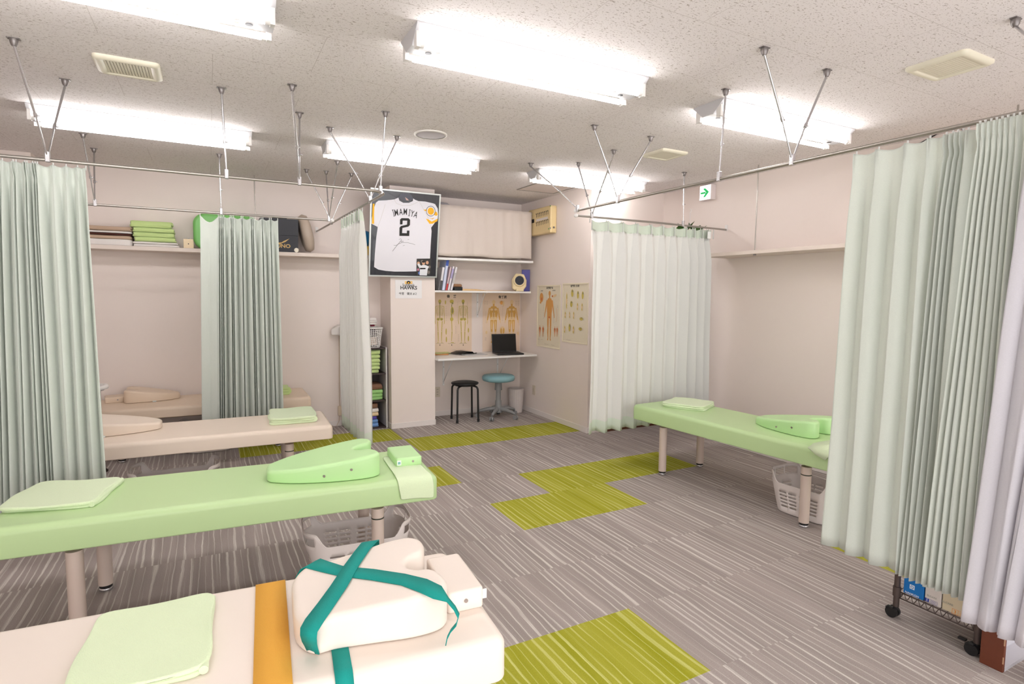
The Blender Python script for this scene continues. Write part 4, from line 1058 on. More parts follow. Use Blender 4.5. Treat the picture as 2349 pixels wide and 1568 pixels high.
MB().lathe([(.05,.002),(.03,.0025),(.001,.003)],n=30,cap=False,M=Mx).build('cuff_opening',mat('cuff_dark',(14,18,34),.5),t)
F=Flat(t.location,(math.cos(R(-22)),math.sin(R(-22)),0),(0,0,1),base=t.location)
# shelf brackets
def bracket(label,x,zt_,h,dpt,hole=True):
    t=thing('shelf_bracket',label,'bracket',(x,YB-.002,zt_-h),group='white shelf brackets')
    MB().box(-.011,.011,-.005,0,0,h-.002).build('upright',WPAINT,t)
    MB().box(-.011,.011,-dpt,0,h-.008,h-.002).build('arm',WPAINT,t)
    MB().ribbon([(.0,-.006,h*.12),(.0,-dpt*.82,h-.009)],[(.004,0,0)]*2,.003).build('brace',WPAINT,t)
    if hole:
        for zz in (.03,h*.62): MB().cyl((0,-.0045,zz),(0,-.0065,zz),.0045,n=10).build('screw',DKMET,t)
xm=pY(1095,700,YB).x; bracket('white bracket between the two anatomy posters',xm,1.487,.30,.26)
DZ=.752
bracket('white bracket under the left part of the desk shelf',pY(1017,860,YB).x,DZ-.022,.36,.36)
bracket('white bracket under the middle of the desk shelf',pY(1141,835,YB).x,DZ-.022,.36,.36)
o=MB().box(2.212,3.475,5.875,YB-.001,DZ-.022,DZ).build('desk_shelf',WPAINT,mods=[('bevel',.003,2)]); tag(o,'white wall mounted desk board in the recess','desk')

# ================================================================ anatomy posters
PAPER=mat('poster_peach_paper',(238,214,190),.7); PAPER2=mat('poster_cream_paper',(232,222,200),.7)
BONE=mat('print_bone_yellow',(206,186,92),.7); BONED=mat('print_bone_olive',(160,150,96),.7); MUS=mat('print_muscle_ochre',(222,172,92),.7); MUSL=mat('print_muscle_pale',(236,206,156),.7); SKIN=mat('print_skin',(226,164,92),.7); SKIND=mat('print_skin_red',(212,120,84),.7); GREYP=mat('print_grey_text',(176,158,142),.7)
PM=[INKB,BONE,BONED,MUS,MUSL,SKIN,SKIND,GREYP,mat('print_faint_rule',(214,194,170),.7)]
class Fig:
    """maps a unit figure (height 1, feet at 0, centre 0) to poster plane"""
    def __init__(s,F,c,h): s.F=F; s.c=c; s.h=h
    def p(s,x,y): return (s.c[0]+x*s.h,s.c[1]+y*s.h)
    def st(s,pts,w,mi): s.F.stroke([s.p(*q) for q in pts],[k*s.h for k in w] if isinstance(w,list) else w*s.h,mi)
    def el(s,x,y,rx,ry,mi,n=14): s.F.ell(s.p(x,y),rx*s.h,ry*s.h,mi,n)
def notes(F,x0,x1,y0,y1,rows,cols=1):
    for c_ in range(cols):
        xa=x0+(x1-x0)*c_/cols; wc=(x1-x0)/cols*.7
        for r in range(rows):
            y=y0+(y1-y0)*r/rows; F.poly([(xa,y),(xa+wc*rnd.uniform(.5,1),y),(xa+wc*rnd.uniform(.5,1),y+.0022),(xa,y+.0022)],7)
def skeleton(F,c,h,side=0):
    g=Fig(F,c,h)
    g.el(0,.945,.036 if not side else .048,.045,1); g.el(.0 if not side else .018,.905,.022,.024,2,10)
    g.st([(0,.88),(0,.56)],.018,2)
    if not side:
        for k in range(8):
            y=.82-.025*k; w=.05+.035*math.sin((k+1)/9*PI)
            for s_ in (-1,1): g.st([(0,y),(s_*w,y-.008),(s_*w*.7,y-.03)],.006,1)
        for s_ in (-1,1):
            g.st([(0,.845),(s_*.095,.838)],.010,1); g.st([(s_*.095,.835),(s_*.105,.68),(s_*.112,.52)],[.014,.010,.009],1); g.st([(s_*.112,.52),(s_*.108,.46),(s_*.10,.43)],[.012,.014,.004],1)
            g.el(s_*.04,.545,.038,.034,1,12); g.F.up(.0002); g.el(s_*.04,.545,.018,.017,2,10); g.st([(s_*.055,.50),(s_*.043,.29),(s_*.043,.27)],[.020,.015,.022],1); g.st([(s_*.043,.26),(s_*.038,.05)],[.022,.012],1); g.st([(s_*.036,.035),(s_*.055,.012)],[.014,.016],1)
    else:
        g.st([(0,.83),(.035,.80),(.05,.72),(.03,.65)],.012,1); g.el(.012,.74,.04,.08,1,14); g.F.up(.0002); g.el(.012,.74,.026,.06,2,12); g.el(0,.545,.04,.045,1,12); g.st([(0,.82),(-.015,.66),(.01,.5)],.012,1); g.st([(.0,.5),(.008,.28)],[.02,.014],1); g.st([(.008,.27),(-.005,.05)],[.020,.012],1); g.st([(-.02,.02),(.05,.012)],.014,1)
    g.st([(-.09,.0),(.09,.0)],.006,2)
def body(F,c,h,a,b,arm=.16,hat=None):
    g=Fig(F,c,h)
    g.el(0,.94,.042,.052,b); g.st([(0,.90),(0,.84)],.045,a)
    F.poly([g.p(x,y) for x,y in ((-.05,.46),(.05,.46),(.092,.58),(.105,.78),(.06,.845),(-.06,.845),(-.105,.78),(-.092,.58))],a)
    F.poly([g.p(x,y) for x,y in ((-.085,.54),(.0,.44),(.085,.54),(.075,.60),(-.075,.60))],b)
    for s_ in (-1,1):
        g.st([(s_*.095,.805),(s_*.13,.66),(s_*arm,.53)],[.052,.042,.026],a); g.st([(s_*arm,.53),(s_*(arm+.015),.46)],[.030,.018],b)
        g.st([(s_*.045,.53),(s_*.05,.29),(s_*.045,.26)],[.078,.052,.046],a); g.st([(s_*.045,.26),(s_*.05,.18),(s_*.04,.05)],[.044,.052,.026],b); g.st([(s_*.04,.05),(s_*.055,.008)],[.026,.036],a)
    F.up(.0002)
    for s_ in (-1,1):
        g.el(s_*.05,.77,.034,.026,b,10); g.st([(s_*.025,.70),(s_*.03,.56)],.018,b); g.st([(s_*.045,.50),(s_*.05,.32)],.022,b); g.st([(s_*.10,.78),(s_*.135,.62)],.012,b)
    g.st([(0,.82),(0,.56)],.008,7)
def poster(label,o,u,w,h,paper,frame=False):
    t=thing('hanging_poster',label,'poster',o,group='anatomy posters')
    F=Flat(o,u,(0,0,1),base=o); n=F.n
    P=lambda a,b_,d: F.u*a+F.v*b_+n*d
    vs=[P(a,b_,d) for d in (-.0005,.0004) for b_ in (0,h) for a in (0,w)]
    MB().add(vs,[(0,2,3,1),(4,5,7,6),(0,1,5,4),(2,6,7,3),(0,4,6,2),(1,3,7,5)]).build('sheet',paper,t)
    if frame:
        b=MB(); e=.012
        for a0,a1,b0,b1 in ((0,w,0,e),(0,w,h-e,h),(0,e,e,h-e),(w-e,w,e,h-e)):
            vs=[P(a,b_,d) for d in (0,.006) for b_ in (b0,b1) for a in (a0,a1)]
            b.add(vs,[(0,2,3,1),(4,5,7,6),(0,1,5,4),(2,6,7,3),(0,4,6,2),(1,3,7,5)])
        b.build('border_strip',mat('poster_frame_cream',(240,230,206),.5),t)
    m_=.018 if not frame else .022
    for A,B in (((m_,m_),(w-m_,m_)),((w-m_,m_),(w-m_,h-m_)),((w-m_,h-m_),(m_,h-m_)),((m_,h-m_),(m_,m_))): F.stroke([A,B],.0012,8)
    return t,F
yo=YB-.003
# skeleton poster
x0=2.315; w=pY(1082,740,yo).x-x0; t,F=poster('peach poster of three skeletons above the desk',Vector((x0,yo,.757)),(1,0,0),w,.765,PAPER)
q=F.px(1036,680); F.text('骨　格',q,.042,0,bold=.001)
for cx,sd in ((1009,0),(1036,1),(1062,0)):
    a=F.px(cx,787); top_=F.px(cx,687); skeleton(F,a,(top_[1]-a[1])/.985,sd); F.up()
    F.poly([(a[0]-.005,a[1]-.022),(a[0],a[1]-.032),(a[0]+.005,a[1]-.022),(a[0],a[1]-.008)],0)
for px0,px1,py0,py1,r in ((1014,1018,760,700,16),(1022,1026,735,700,9),(1044,1048,765,745,8),(1048,1052,735,690,12),(1070,1076,720,690,9),(1050,1055,782,765,7)):
    a,c=F.px(px0,py0),F.px(px1,py1); notes(F,a[0],c[0],a[1],c[1],r)
for cx,cy,h in ((1021.5,693,.05),(1023,760,.08),(1023.5,778,.07),(1074,757,.06),(1074,776,.07)): a=F.px(cx,cy); F.ell(a,.008,h/2,1,10)
notes(F,F.px(1035,802)[0],F.px(1075,802)[0],F.px(0+1035,803)[1],F.px(1035,801)[1],1,2)
F.mb.build('print',PM,t)
# muscle poster
x0=pY(1107,740,yo).x; w=3.512-x0; t,F=poster('peach poster of two muscle figures behind the laptop',Vector((x0,yo,.757)),(1,0,0),w,.765,PAPER)
F.text('骨格筋',F.px(1153,681.5),.040,0,bold=.001)
for cx in (1132,1173):
    a=F.px(cx,786.5); top_=F.px(cx,687.5); body(F,a,(top_[1]-a[1])/.99,3,4); F.up()
for px0,px1,py0,py1,r,cl in ((1111,1121,698,688,5,2),(1113,1117,740,712,10,1),(1182,1192,700,688,6,2),(1190,1194,745,705,12,1),(1112,1118,780,772,4,1),(1151,1156,735,700,10,1)):
    a,c=F.px(px0,py0),F.px(px1,py1); notes(F,a[0],c[0],a[1],c[1],r,cl)
a=F.px(1150,694); F.ell(a,.022,.024,5,14); a=F.px(1154.5,696); F.ell(a,.012,.036,4,10)
a=F.px(1152,757); F.ell(a,.038,.05,4,14); F.up(); 
for dx in (-.017,.017): F.ell((a[0]+dx,a[1]-.008),.013,.036,3,10)
for cx,cy in ((1115.5,762),(1187.5,764)): F.ell(F.px(cx,cy),.014,.022,4,10)
F.mb.build('print',PM,t)
# nerve poster and joint poster on the recess wall
xo=XN-.0015
ya,yb=pX(1232.5,724,xo).y,pX(1285.5,724,xo).y; z0=pX(1231,795,xo).z
t,F=poster('framed poster of a standing back view figure on the recess wall',Vector((xo,ya,.848)),(0,-1,0),ya-yb,.735,PAPER2,True)
F.text('末梢神経系',F.px(1261,660.5),.030,0,bold=.0006)
a=F.px(1258.5,781); tp_=F.px(1262,667); body(F,((a[0]+tp_[0])/2,a[1]),(tp_[1]-a[1])/.99,5,5,arm=.17)
g=Fig(F,((a[0]+tp_[0])/2,a[1]),(tp_[1]-a[1])/.99); F.up(); g.st([(0,.9),(0,.48)],.012,3); g.el(0,.47,.04,.012,6,10)
for k in range(6): g.st([(-.06,.60+.035*k),(0,.63+.035*k),(.06,.60+.035*k)],.006,3)
a=F.px(1242.5,682); F.ell(a,.042,.056,5,16); F.up(); F.ell((a[0]+.006,a[1]-.018),.014,.020,6,10); F.pxpoly([(1238.5,692),(1243,690),(1241.5,696),(1239,696)],5)
F.text('脳神経',F.px(1243.5,667),.016,0); F.text('自律神経',F.px(1271,666),.016,0)
for cx,cy in ((1238.5,759),(1246,760),(1273,762),(1278.5,762)): a=F.px(cx,772); tq=F.px(cx,cy-14); body(F,a,tq[1]-a[1],6,5,arm=.13)
a=F.px(1273,678); F.ell(a,.045,.014,4,12,.25); a=F.px(1268,679); F.ell(a,.014,.012,6,10)
for px0,px1,py0,py1,r in ((1254,1257,690,668,8),(1236,1238,714,696,9),(1247,1250,730,695,14),(1270,1274,740,690,16),(1279,1283,705,698,3)): A_,C_=F.px(px0,py0),F.px(px1,py1); notes(F,A_[0],C_[0],A_[1],C_[1],r)
F.stroke([F.px(1278,707),F.px(1279,722),F.px(1277,738)],.004,5)
notes(F,F.px(1234,776)[0],F.px(1249,776)[0],F.px(1240,778)[1],F.px(1240,774.5)[1],1,2); notes(F,F.px(1250,788)[0],F.px(1281,788)[0],F.px(1260,790)[1],F.px(1260,787)[1],1,2)
F.mb.build('print',PM,t)
ya,yb=pX(1290.5,720,xo).y,4.90
t,F=poster('framed poster of joints and ligaments partly behind the pale curtain',Vector((xo,ya,.945)),(0,-1,0),ya-yb,.655,PAPER2,True)
F.text('諸関節と靭帯',F.px(1319,656),.028,0,bold=.0006)
for cx,cy,h,w_,kd in ((1300,690,.20,.016,0),(1313,672,.085,.03,1),(1326,676,.085,.024,1),(1337,677,.085,.024,1),(1311,697,.07,.03,1),(1325,703,.09,.016,0),(1335.5,704,.09,.016,0),(1297,722,.08,.016,0),(1307,722,.08,.012,0),(1316.5,723,.09,.014,0),(1334,731,.035,.04,1),(1296,755,.09,.016,0),(1307,751,.09,.022,1),(1316,756,.09,.018,0),(1332,754,.035,.04,1)):
    a=F.px(cx,cy); F.ell(a,w_*.8,h*.5,1 if kd else 4,12); F.up(.0002); F.ell((a[0]+w_*.2,a[1]+h*.25),w_*.55,h*.16,2 if kd else 1,10); F.ell((a[0]-w_*.1,a[1]-h*.28),w_*.5,h*.14,1,10)
    notes(F,a[0]+w_,a[0]+w_+.022,a[1]-h*.4,a[1]+h*.3,5)
notes(F,F.px(1300,779)[0],F.px(1320,779)[0],F.px(1310,780)[1],F.px(1310,777)[1],1)
F.mb.build('print',PM,t)

# ================================================================ on the desk
q=pY(1169,808,6.02); t=thing('laptop','black laptop open on the white desk','laptop',(q.x-.005,6.06,DZ+.001),R(-10))
MB().box(-.165,.165,-.13,.10,0,.018).build('base',BLACK,t,mods=[('bevel',.005,2)])
MB().box(-.145,.145,-.10,.04,.0178,.0192).build('keyboard',mat('keys_dark',(38,38,40),.6),t)
Mx=Matrix.Translation((-.01,.10,.012))@Matrix.Rotation(R(-10),4,'X')
MB().box(-.155,.155,-.004,.008,0,.225,M=Mx).build('lid',BLACK,t,mods=[('bevel',.004,2)])
MB().box(-.143,.143,-.0046,-.0035,.016,.213,M=Mx).build('screen',mat('dark_screen',(14,12,13),.15,spec=.6),t)
q=pz(1020,812,DZ); b=MB(); b.slab([(-.10,-.09),(.07,-.12),(.12,.06),(-.06,.10)],0,.012,.004,.003,2); o=b.build('booklet',mat('orange_booklet',(226,160,100),.6,var=.2,bscale=14),loc=(q.x-.06,q.y+.02,DZ+.001)); tag(o,'orange printed booklet at the left end of the desk','booklet')
b=MB(); b.slab([(-.11,-.07),(.08,-.10),(.12,.04),(-.04,.08)],0,.010,.004,.003,2); o=b.build('magazine',mat('green_booklet',(196,200,140),.6,var=.25,bscale=18),loc=(q.x-.055,q.y+.0,DZ+.0145)); o.rotation_euler=(0,0,.25); tag(o,'printed magazine lying on the orange booklet','magazine')
q=pz(1061,812,DZ); t=thing('clipboard','black clipboard with white sheets on the desk','clipboard',(q.x,q.y+.05,DZ+.001),R(18))
MB().box(-.11,.11,-.15,.15,0,.004).build('board',BLACK,t); MB().box(-.10,.10,-.14,.12,.0045,.007).build('paper',mat('sheet_white',(232,230,228),.6),t); MB().ribbon([(-.11,-.03,.012),(-.03,-.05,.035),(.05,-.06,.032),(.07,-.06,.008)],[(0,.10,0)]*4,.003).build('cover_flap',BLACK,t)
q=pz(1089,813,DZ); t=thing('paper_sheets','loose grey papers on the desk in front of the wall bracket','paper',(q.x,q.y+.06,DZ+.001),R(6)); MB().box(-.14,.14,-.12,.06,0,.003).build('sheets',mat('sheet_grey',(200,200,204),.6),t)
t=tag(MB().cyl((-.05,0,.006),(.055,.012,.006),.0045,n=8).build('pen',BLACK,loc=(q.x+.0,q.y+.05,DZ+.005)),'black pen lying on the loose papers','pen')

# ================================================================ stools and bin
t=thing('round_stool','black four legged round stool under the desk','stool',(2.598,6.03,0))
MB().lathe([(.001,.425),(.12,.425),(.150,.428),(.160,.438),(.158,.448),(.13,.456),(.001,.459)],n=40,cap=False).build('seat',BLACK,t)
MB().lathe([(.10,.410),(.118,.412),(.118,.424),(.10,.425)],n=32).build('seat_ring',BLKM,t)
for a in (R(38),R(128),R(218),R(308)):
    ca,sa=math.cos(a),math.sin(a); pts=[(.09*ca,.09*sa,.414)]
    for k in range(7):
        p=PI/2*k/6; r=.125+.045*math.sin(p); z=.37+.042*math.cos(p); pts.append((r*ca,r*sa,z))
    pts.append((.178*ca,.178*sa,.025))
    lg=MB().tube(pts,.0115,n=12).build('leg',BLKM,t); MB().cyl((.178*ca,.178*sa,0),(.178*ca,.178*sa,.035),.0145,n=12).build('foot_cap',BLACK,lg)
GRY=mat('stool_grey_plastic',(140,140,140),.5)
t=thing('swivel_stool','teal padded swivel stool on grey castors under the desk','stool',(3.03,6.02,0))
MB().lathe([(.001,.438),(.16,.438),(.188,.448),(.197,.468),(.195,.492),(.178,.508),(.12,.514),(.001,.516)],n=44,cap=False).build('seat',mat('teal_vinyl',(136,178,186),.4,spec=.4),t)
MB().lathe([(.045,.33),(.040,.42),(.03,.436)],n=20).build('seat_plate',GRY,t); MB().cyl((0,0,.40),(0,0,.438),.022,n=16).build('gas_lift',BLACK,t)
MB().lathe([(.038,.075),(.036,.20),(.030,.21),(.027,.40)],n=24).build('column',GRY,t)
MB().box(.06,.13,-.06,-.03,.425,.438).build('height_lever',BLACK,t)
b=MB(); b.lathe([(.05,.06),(.052,.10),(.04,.125)],n=20)
b.build('hub',GRY,t); MB().cyl((0,0,.035),(0,0,.062),.02,n=12).build('hub_pin',BLACK,t)
for k in range(5):
    a=R(-62+72*k); ca,sa=math.cos(a),math.sin(a); pts=[(.03*ca,.03*sa,.10),(.12*ca,.12*sa,.098),(.20*ca,.20*sa,.082),(.245*ca,.245*sa,.066)]
    MB().tube(pts,[.026,.022,.018,.014],n=10).build('base_arm',GRY,t)
    w=MB()
    for s_ in (-1,1): c_=Vector((.25*ca-s_*.014*sa,.25*sa+s_*.014*ca,.025)); dd=Vector((-sa,ca,0))*.009; w.cyl(c_-dd,c_+dd,.025,n=18)
    w.cyl((.25*ca,.25*sa,.03),(.25*ca,.25*sa,.066),.008,n=8); w.build('castor',GRY,t)
b=MB(); n=48; v=[];f=[]
for r_,z in ((.078,0),(.080,.01),(.098,.29),(.101,.30),(.097,.30),(.076,.012)):
    for k in range(n):
        a=2*PI*k/n; rr=r_*(1+.012*(1 if k%2 else -1)*(1 if .005<z<.295 else 0)); v.append((rr*math.cos(a),rr*math.sin(a),z))
for i in range(5):
    for k in range(n): f.append((i*n+k,i*n+(k+1)%n,(i+1)*n+(k+1)%n,(i+1)*n+k))
f+= [tuple(range(n))[::-1],tuple(range(5*n,6*n))]
tag(b.add(v,f,0,False).build('waste_bin',mat('bin_white',(216,206,202),.5),loc=(3.37,6.20,0)),'fluted off-white waste bin in the recess corner','bin')
# outlets
OUT=mat('outlet_ivory',(216,204,186),.5)
t=thing('wall_outlet','ivory power outlet low on the wall beside the column','outlet',(pY(1003,898,YB).x,YB-.002,.235)); MB().box(-.035,.035,-.006,0,0,.12).build('plate',OUT,t,mods=[('bevel',.002,2)])
b=MB()
for zz in (.03,.06,.09):
    for xx in (-.007,.007): b.box(xx-.0015,xx+.0015,-.0068,-.0058,zz-.006,zz+.006)
b.build('sockets',BLACK,t)
a=pX(1225.5,894,XN); t=thing('wall_outlet','ivory wall plate low on the recess wall','outlet',(XN-.002,a.y,.235)); MB().box(-.006,0,-.035,.035,0,.12).build('plate',OUT,t,mods=[('bevel',.002,2)]); MB().box(-.008,-.005,-.010,.010,.035,.085).build('insert',mat('outlet_insert',(204,192,174),.5),t)

# ================================================================ storage shelf left of the column
DKW=mat('dark_walnut_board',(58,44,42),.5,bump=.05,bscale=50,var=.1); EDGE=mat('white_edge_board',(224,220,220),.5)
UX0,UX1,UY0,UY1=1.275,1.692,6.06,6.355
t=thing('storage_shelf','dark three tier storage shelf with towels left of the column','storage shelf',((UX0+UX1)/2,(UY0+UY1)/2,0))
lx0,lx1,ly0,ly1=UX0-t.location.x,UX1-t.location.x,UY0-t.location.y,UY1-t.location.y
for xa,xb in ((lx0,lx0+.015),(lx1-.015,lx1)): MB().box(xa,xb,ly0,ly1,0,.885).build('side_panel',EDGE,t,mods=[('bevel',.0015,1)])
for z in (0,.296,.592,.870): MB().box(lx0+.015,lx1-.015,ly0+.003,ly1,z,z+.015).build('shelf_panel',DKW,t)
MB().box(lx0+.015,lx1-.015,ly1-.004,ly1,.015,.87).build('back_panel',DKW,t)
def ustack(items,z,x0,x1,y):
    for label,h,m,L,dx in items:
        towel(label,(x0+x1)/2+dx,y,z,0,(x1-x0),.22,h-.0035,m,L,group='towels in the storage shelf',fold='f' if L>1 else None,rough=.0016,seed=int(h*7777)+len(label)); z+=h
ustack([('lowest lime towel in the top tier of the storage shelf',.037,LIME,1,-.012),('second lime towel from the bottom in the top tier of the storage shelf',.040,LIME,2,0),('third lime towel from the bottom in the top tier of the storage shelf',.040,LIME,2,0),('third lime towel from the top in the top tier of the storage shelf',.042,LIME,2,0),('second lime towel from the top in the top tier of the storage shelf',.040,LIME,2,.004),('topmost lime towel in the top tier of the storage shelf',.052,LIME,2,.004)],.608,1.31,1.63,6.20)
ustack([('lowest green towel in the middle tier of the storage shelf',.034,MINT,2,0),('middle green towel in the middle tier of the storage shelf',.034,MINT,2,0),('upper green towel under the brown one in the storage shelf',.046,MINT,2,.004),('brown folded blanket on top of the green towels in the storage shelf',.062,BROWNT,2,-.004)],.312,1.31,1.655,6.20)
ustack([('lowest blue towel at the bottom of the storage shelf',.045,BLUET,2,0),('upper blue towel under the violet one in the storage shelf',.040,BLUET,2,0),('violet towel in the bottom tier of the storage shelf',.034,PURPT,1,-.012),('beige waffle towel in the bottom tier of the storage shelf',.044,BEIGET,2,.006),('white towel under the brown one in the bottom tier',.045,WHITET,2,.008),('brown fluffy towel on top of the bottom tier stack',.052,BROWNT,1,.0)],.016,1.31,1.60,6.19)
# laundry basket on top
t=thing('laundry_basket','white lattice basket of clothes on top of the storage shelf','basket',(1.445,6.205,.887))
w,d,h=.40,.26,.205; b=MB()
def lat(P0,U,V,nu,nv):
    v=[];f=[]
    us=[0]
    for k in range(nu): us+= [ (k+.28)/nu,(k+1)/nu]
    vs_=[0]
    for k in range(nv): vs_+= [(k+.28)/nv,(k+1)/nv]
    us.append(1.0+.28/nu); vs_.append(1+.28/nv); us=[u/(1+.28/nu) for u in us]; vs_=[q/(1+.28/nv) for q in vs_]
    for q in vs_:
        for u in us: v.append(P0(u,q))
    n_=len(us)
    for j in range(len(vs_)-1):
        for i in range(n_-1):
            if i%2==1 and j%2==1: continue
            f.append((j*n_+i,j*n_+i+1,(j+1)*n_+i+1,(j+1)*n_+i))
    b.add(v,f)
def side(sx_,sy_):
    def P0(u,q):
        k=.86+.14*q; a=(2*u-1)
        if sx_: return (sx_*w/2*k,a*d/2*k,q*h)
        return (a*w/2*k,sy_*d/2*k,q*h)
    return P0
for a_ in ((1,0),(-1,0),(0,1),(0,-1)): lat(side(*a_),0,0,18 if a_[1] else 11,9)
b.box(-w*.43,w*.43,-d*.43,d*.43,0,.004); b.build('lattice',WHITE,t,mods=[('solid',.004,0)])
MB().tube([(p[0],p[1],h+.004) for p in rrect(w+.014,d+.014,.03)],.008,n=8,closed=True).build('rim',WHITE,t)
b=MB(); b.slab(rrect(.33,.20,.05),.012,.11,.03,.02); tag(b.build('folded_clothes',mat('peach_cloth',(226,206,190),.9),loc=(1.445,6.205,.892)),'peach cloth seen through the lattice of the white basket','clothes')
def lump(name,label,cat,x,y,z,w,d,h,m,seed=0,grp=None):
    r_=random.Random(seed); b=MB(); ph=[r_.uniform(0,6) for _ in range(8)]
    out=[]
    for k in range(36):
        a=2*PI*k/36; rr=1+.07*math.sin(3*a+ph[0])+.05*math.sin(5*a+ph[1]); out.append((w/2*math.cos(a)*rr*(1 if abs(math.cos(a))<.8 else 1.02),d/2*math.sin(a)*rr))
    top=lambda X,Y: h*(1+.14*math.sin(X*40+ph[2])+.12*math.sin(Y*46+ph[3]))
    b.slab(out,0,h,min(h*.6,w*.25),min(h*.3,.015),6,top=top)
    return tag(b.build(name,m,loc=(x,y,z)),label,cat,grp)
lump('folded_clothes','dark clothes heaped in the white lattice basket','clothes',1.45,6.20,1.005,.29,.16,.085,mat('dark_clothes',(62,44,58),.9,var=.4,bscale=30),3)
lump('folded_clothes','red garment peeping out of the white lattice basket','clothes',1.545,6.19,1.112,.09,.08,.02,mat('red_cloth',(150,30,60),.9),5)
towel('white cloth folded on top of the white lattice basket',1.44,6.19,1.132,R(3),.30,.20,.07,WHITET,3,group=None,fold='r',seed=77,name='folded_cloth',cat='cloth')
lump('cloth_bundle','white cloth bundle hanging on the back wall behind the narrow curtain','cloth',pY(790,757,6.32).x-.07,6.33,pY(785,768,6.32).z,.14,.085,.105,WHITET,9)
# wall cord with inline switch
CORD=mat('cord_beige',(204,182,158),.6)
xa=pY(778,850,YB).x; za=pY(778,770,YB).z; zb2=pY(777,930,YB).z; zc=pY(777,952,YB).z
t=thing('power_cord','beige cord with inline switch hanging down the back wall','cord',(xa,YB-.012,0))
MB().tube([(.004,0,za),(.002,0,za*.7+zb2*.3),(-.003,0,za*.3+zb2*.7),(-.004,0,zb2)],.0035,n=8).tube([(-.006,0,zc),(-.012,0,zc-.06),(-.05,-.01,zc-.13),(-.10,-.02,.02)],.0035,n=8).build('cord',CORD,t)
sw=MB().box(-.022,.014,-.02,.004,zc,zb2).build('switch_box',mat('switch_ivory',(226,208,184),.5),t,mods=[('bevel',.004,2)]); MB().cyl((.014,-.008,(zb2+zc)/2),(.034,-.008,(zb2+zc)/2),.011,n=14).build('dial',DKMET,sw)
# white ring stand at the left behind the curtain
q=pY(250,888,5.57)
t=thing('ring_stand','white ring topped stand beside the tan table at the left','stand',(q.x-.117,5.57,0))
b=MB(); zr=pY(238,886,5.57).z
for a0,a1,zz0,zz1 in ((.115,.085,0,.03),):
    b.lathe([(a0-.004,zz0),(a0,zz0+.006),(a0,zz1-.006),(a0-.006,zz1),(a1+.006,zz1),(a1,zz1-.006),(a1,zz0)],(0,0,zr-.015),44,cap=False)
b.lathe([(.085,.0),(.115,.0)],(0,0,zr-.014),44,cap=False)
b.build('ring',WHITE,t); MB().cyl((0,0,zr-.03),(0,0,zr),.085,n=40,mi=0).build('bowl',mat('bowl_white',(214,210,210),.4),t); MB().cyl((.0,0,zr),(0,0,zr+.004),.03,n=20).build('cap',BLACK,t)
MB().cyl((.03,0,.02),(.03,0,zr-.03),.03,n=24).build('post',mat('post_dark',(60,48,44),.35,metal=.4),t); MB().lathe([(.055,0),(.055,.012),(.032,.03)],(.03,0,0),n=32).build('foot',mat('post_dark',(60,48,44)),t)

# ================================================================ right side
# hanging plant behind the pale curtain
LEAF=mat('leaf_green',(52,92,26),.5,var=.3,bscale=30)
q=pY(1582,521,4.15); t=thing('hanging_plant','hanging green plant peeping above the pale curtain','plant',(q.x,4.15,1.98))
MB().lathe([(.05,-.12),(.075,-.02),(.08,0),(.072,0),(.06,-.05)],n=24).build('pot',mat('pot_white',(226,222,216),.5),t)
MB().tube([(0,0,-.1),(.004,0,.1),(.0,0,.30)],.002,n=6).tube([(0,0,.30),(.012,0,.31),(.012,0,.33),(0,0,.335)],.003,n=6).build('hanging_wire',WHITE,t)
lf=MB(); r_=random.Random(4)
for px_,py_ in ((1561,522),(1557,527),(1568,522),(1580,520),(1586,521),(1592,524),(1602,525),(1608,526),(1575,527),(1598,529)):
    c=pY(px_,py_,4.12+r_.uniform(-.05,.05))-t.location
    a=r_.uniform(0,6.3); L=.075; d1=Vector((math.cos(a)*.8,math.sin(a)*.5,.5)).normalized()*L; d2=Vector((-math.sin(a),math.cos(a)*.4,.25)).normalized()*L*.45
    pts=[c-d1,c-d1*.4+d2,c+d1*.3+d2*.8,c+d1,c+d1*.3-d2*.8,c-d1*.4-d2]
    lf.add(pts+[p+Vector((.0,.0,-.0015)) for p in pts],[(0,1,2,3,4,5),(11,10,9,8,7,6)]+[(i,(i+1)%6,6+(i+1)%6,6+i)[::-1] for i in range(6)],0)
    lf.tube([c-d1,(c.x*.3,c.y*.3,-.02)],.0016,n=5)
lf.build('leaves',LEAF,t)
# framed board hung on the right wall behind the right curtains
a=pX(2060,341,XR-.03); c_=pX(2205,277,XR-.012); b_=pX(2255,291,XR-.03)
WOODO=mat('orange_wood',(186,98,36),.45,bump=.1,bscale=40,var=.15)
wd=a.y-b_.y; t=thing('hanging_picture','orange wooden picture frame hung by a black cord behind the right curtain','picture frame',(XR-.03,(a.y+b_.y)/2,a.z-.55))
h_=.55+.0; b=MB(); e=.035
for y0,y1,z0,z1 in ((-wd/2,wd/2,0,e),(-wd/2,wd/2,h_-e,h_),(-wd/2,-wd/2+e,e,h_-e),(wd/2-e,wd/2,e,h_-e)): b.box(0,.024,y0,y1,z0,z1)
b.build('frame',WOODO,t,mods=[('bevel',.003,1)]); MB().box(.012,.022,-wd/2+e,wd/2-e,e,h_-e).build('picture',mat('picture_cream',(222,210,190),.6),t)
q=c_-t.location
MB().tube([(.012,wd*.28,h_),(q.x,q.y,q.z),(.012,-wd*.28,h_)],.004,n=6).cyl((q.x-.004,q.y,q.z-.004),(q.x+.012,q.y,q.z+.008),.004,n=8).build('hanging_cord',BLACK,t)
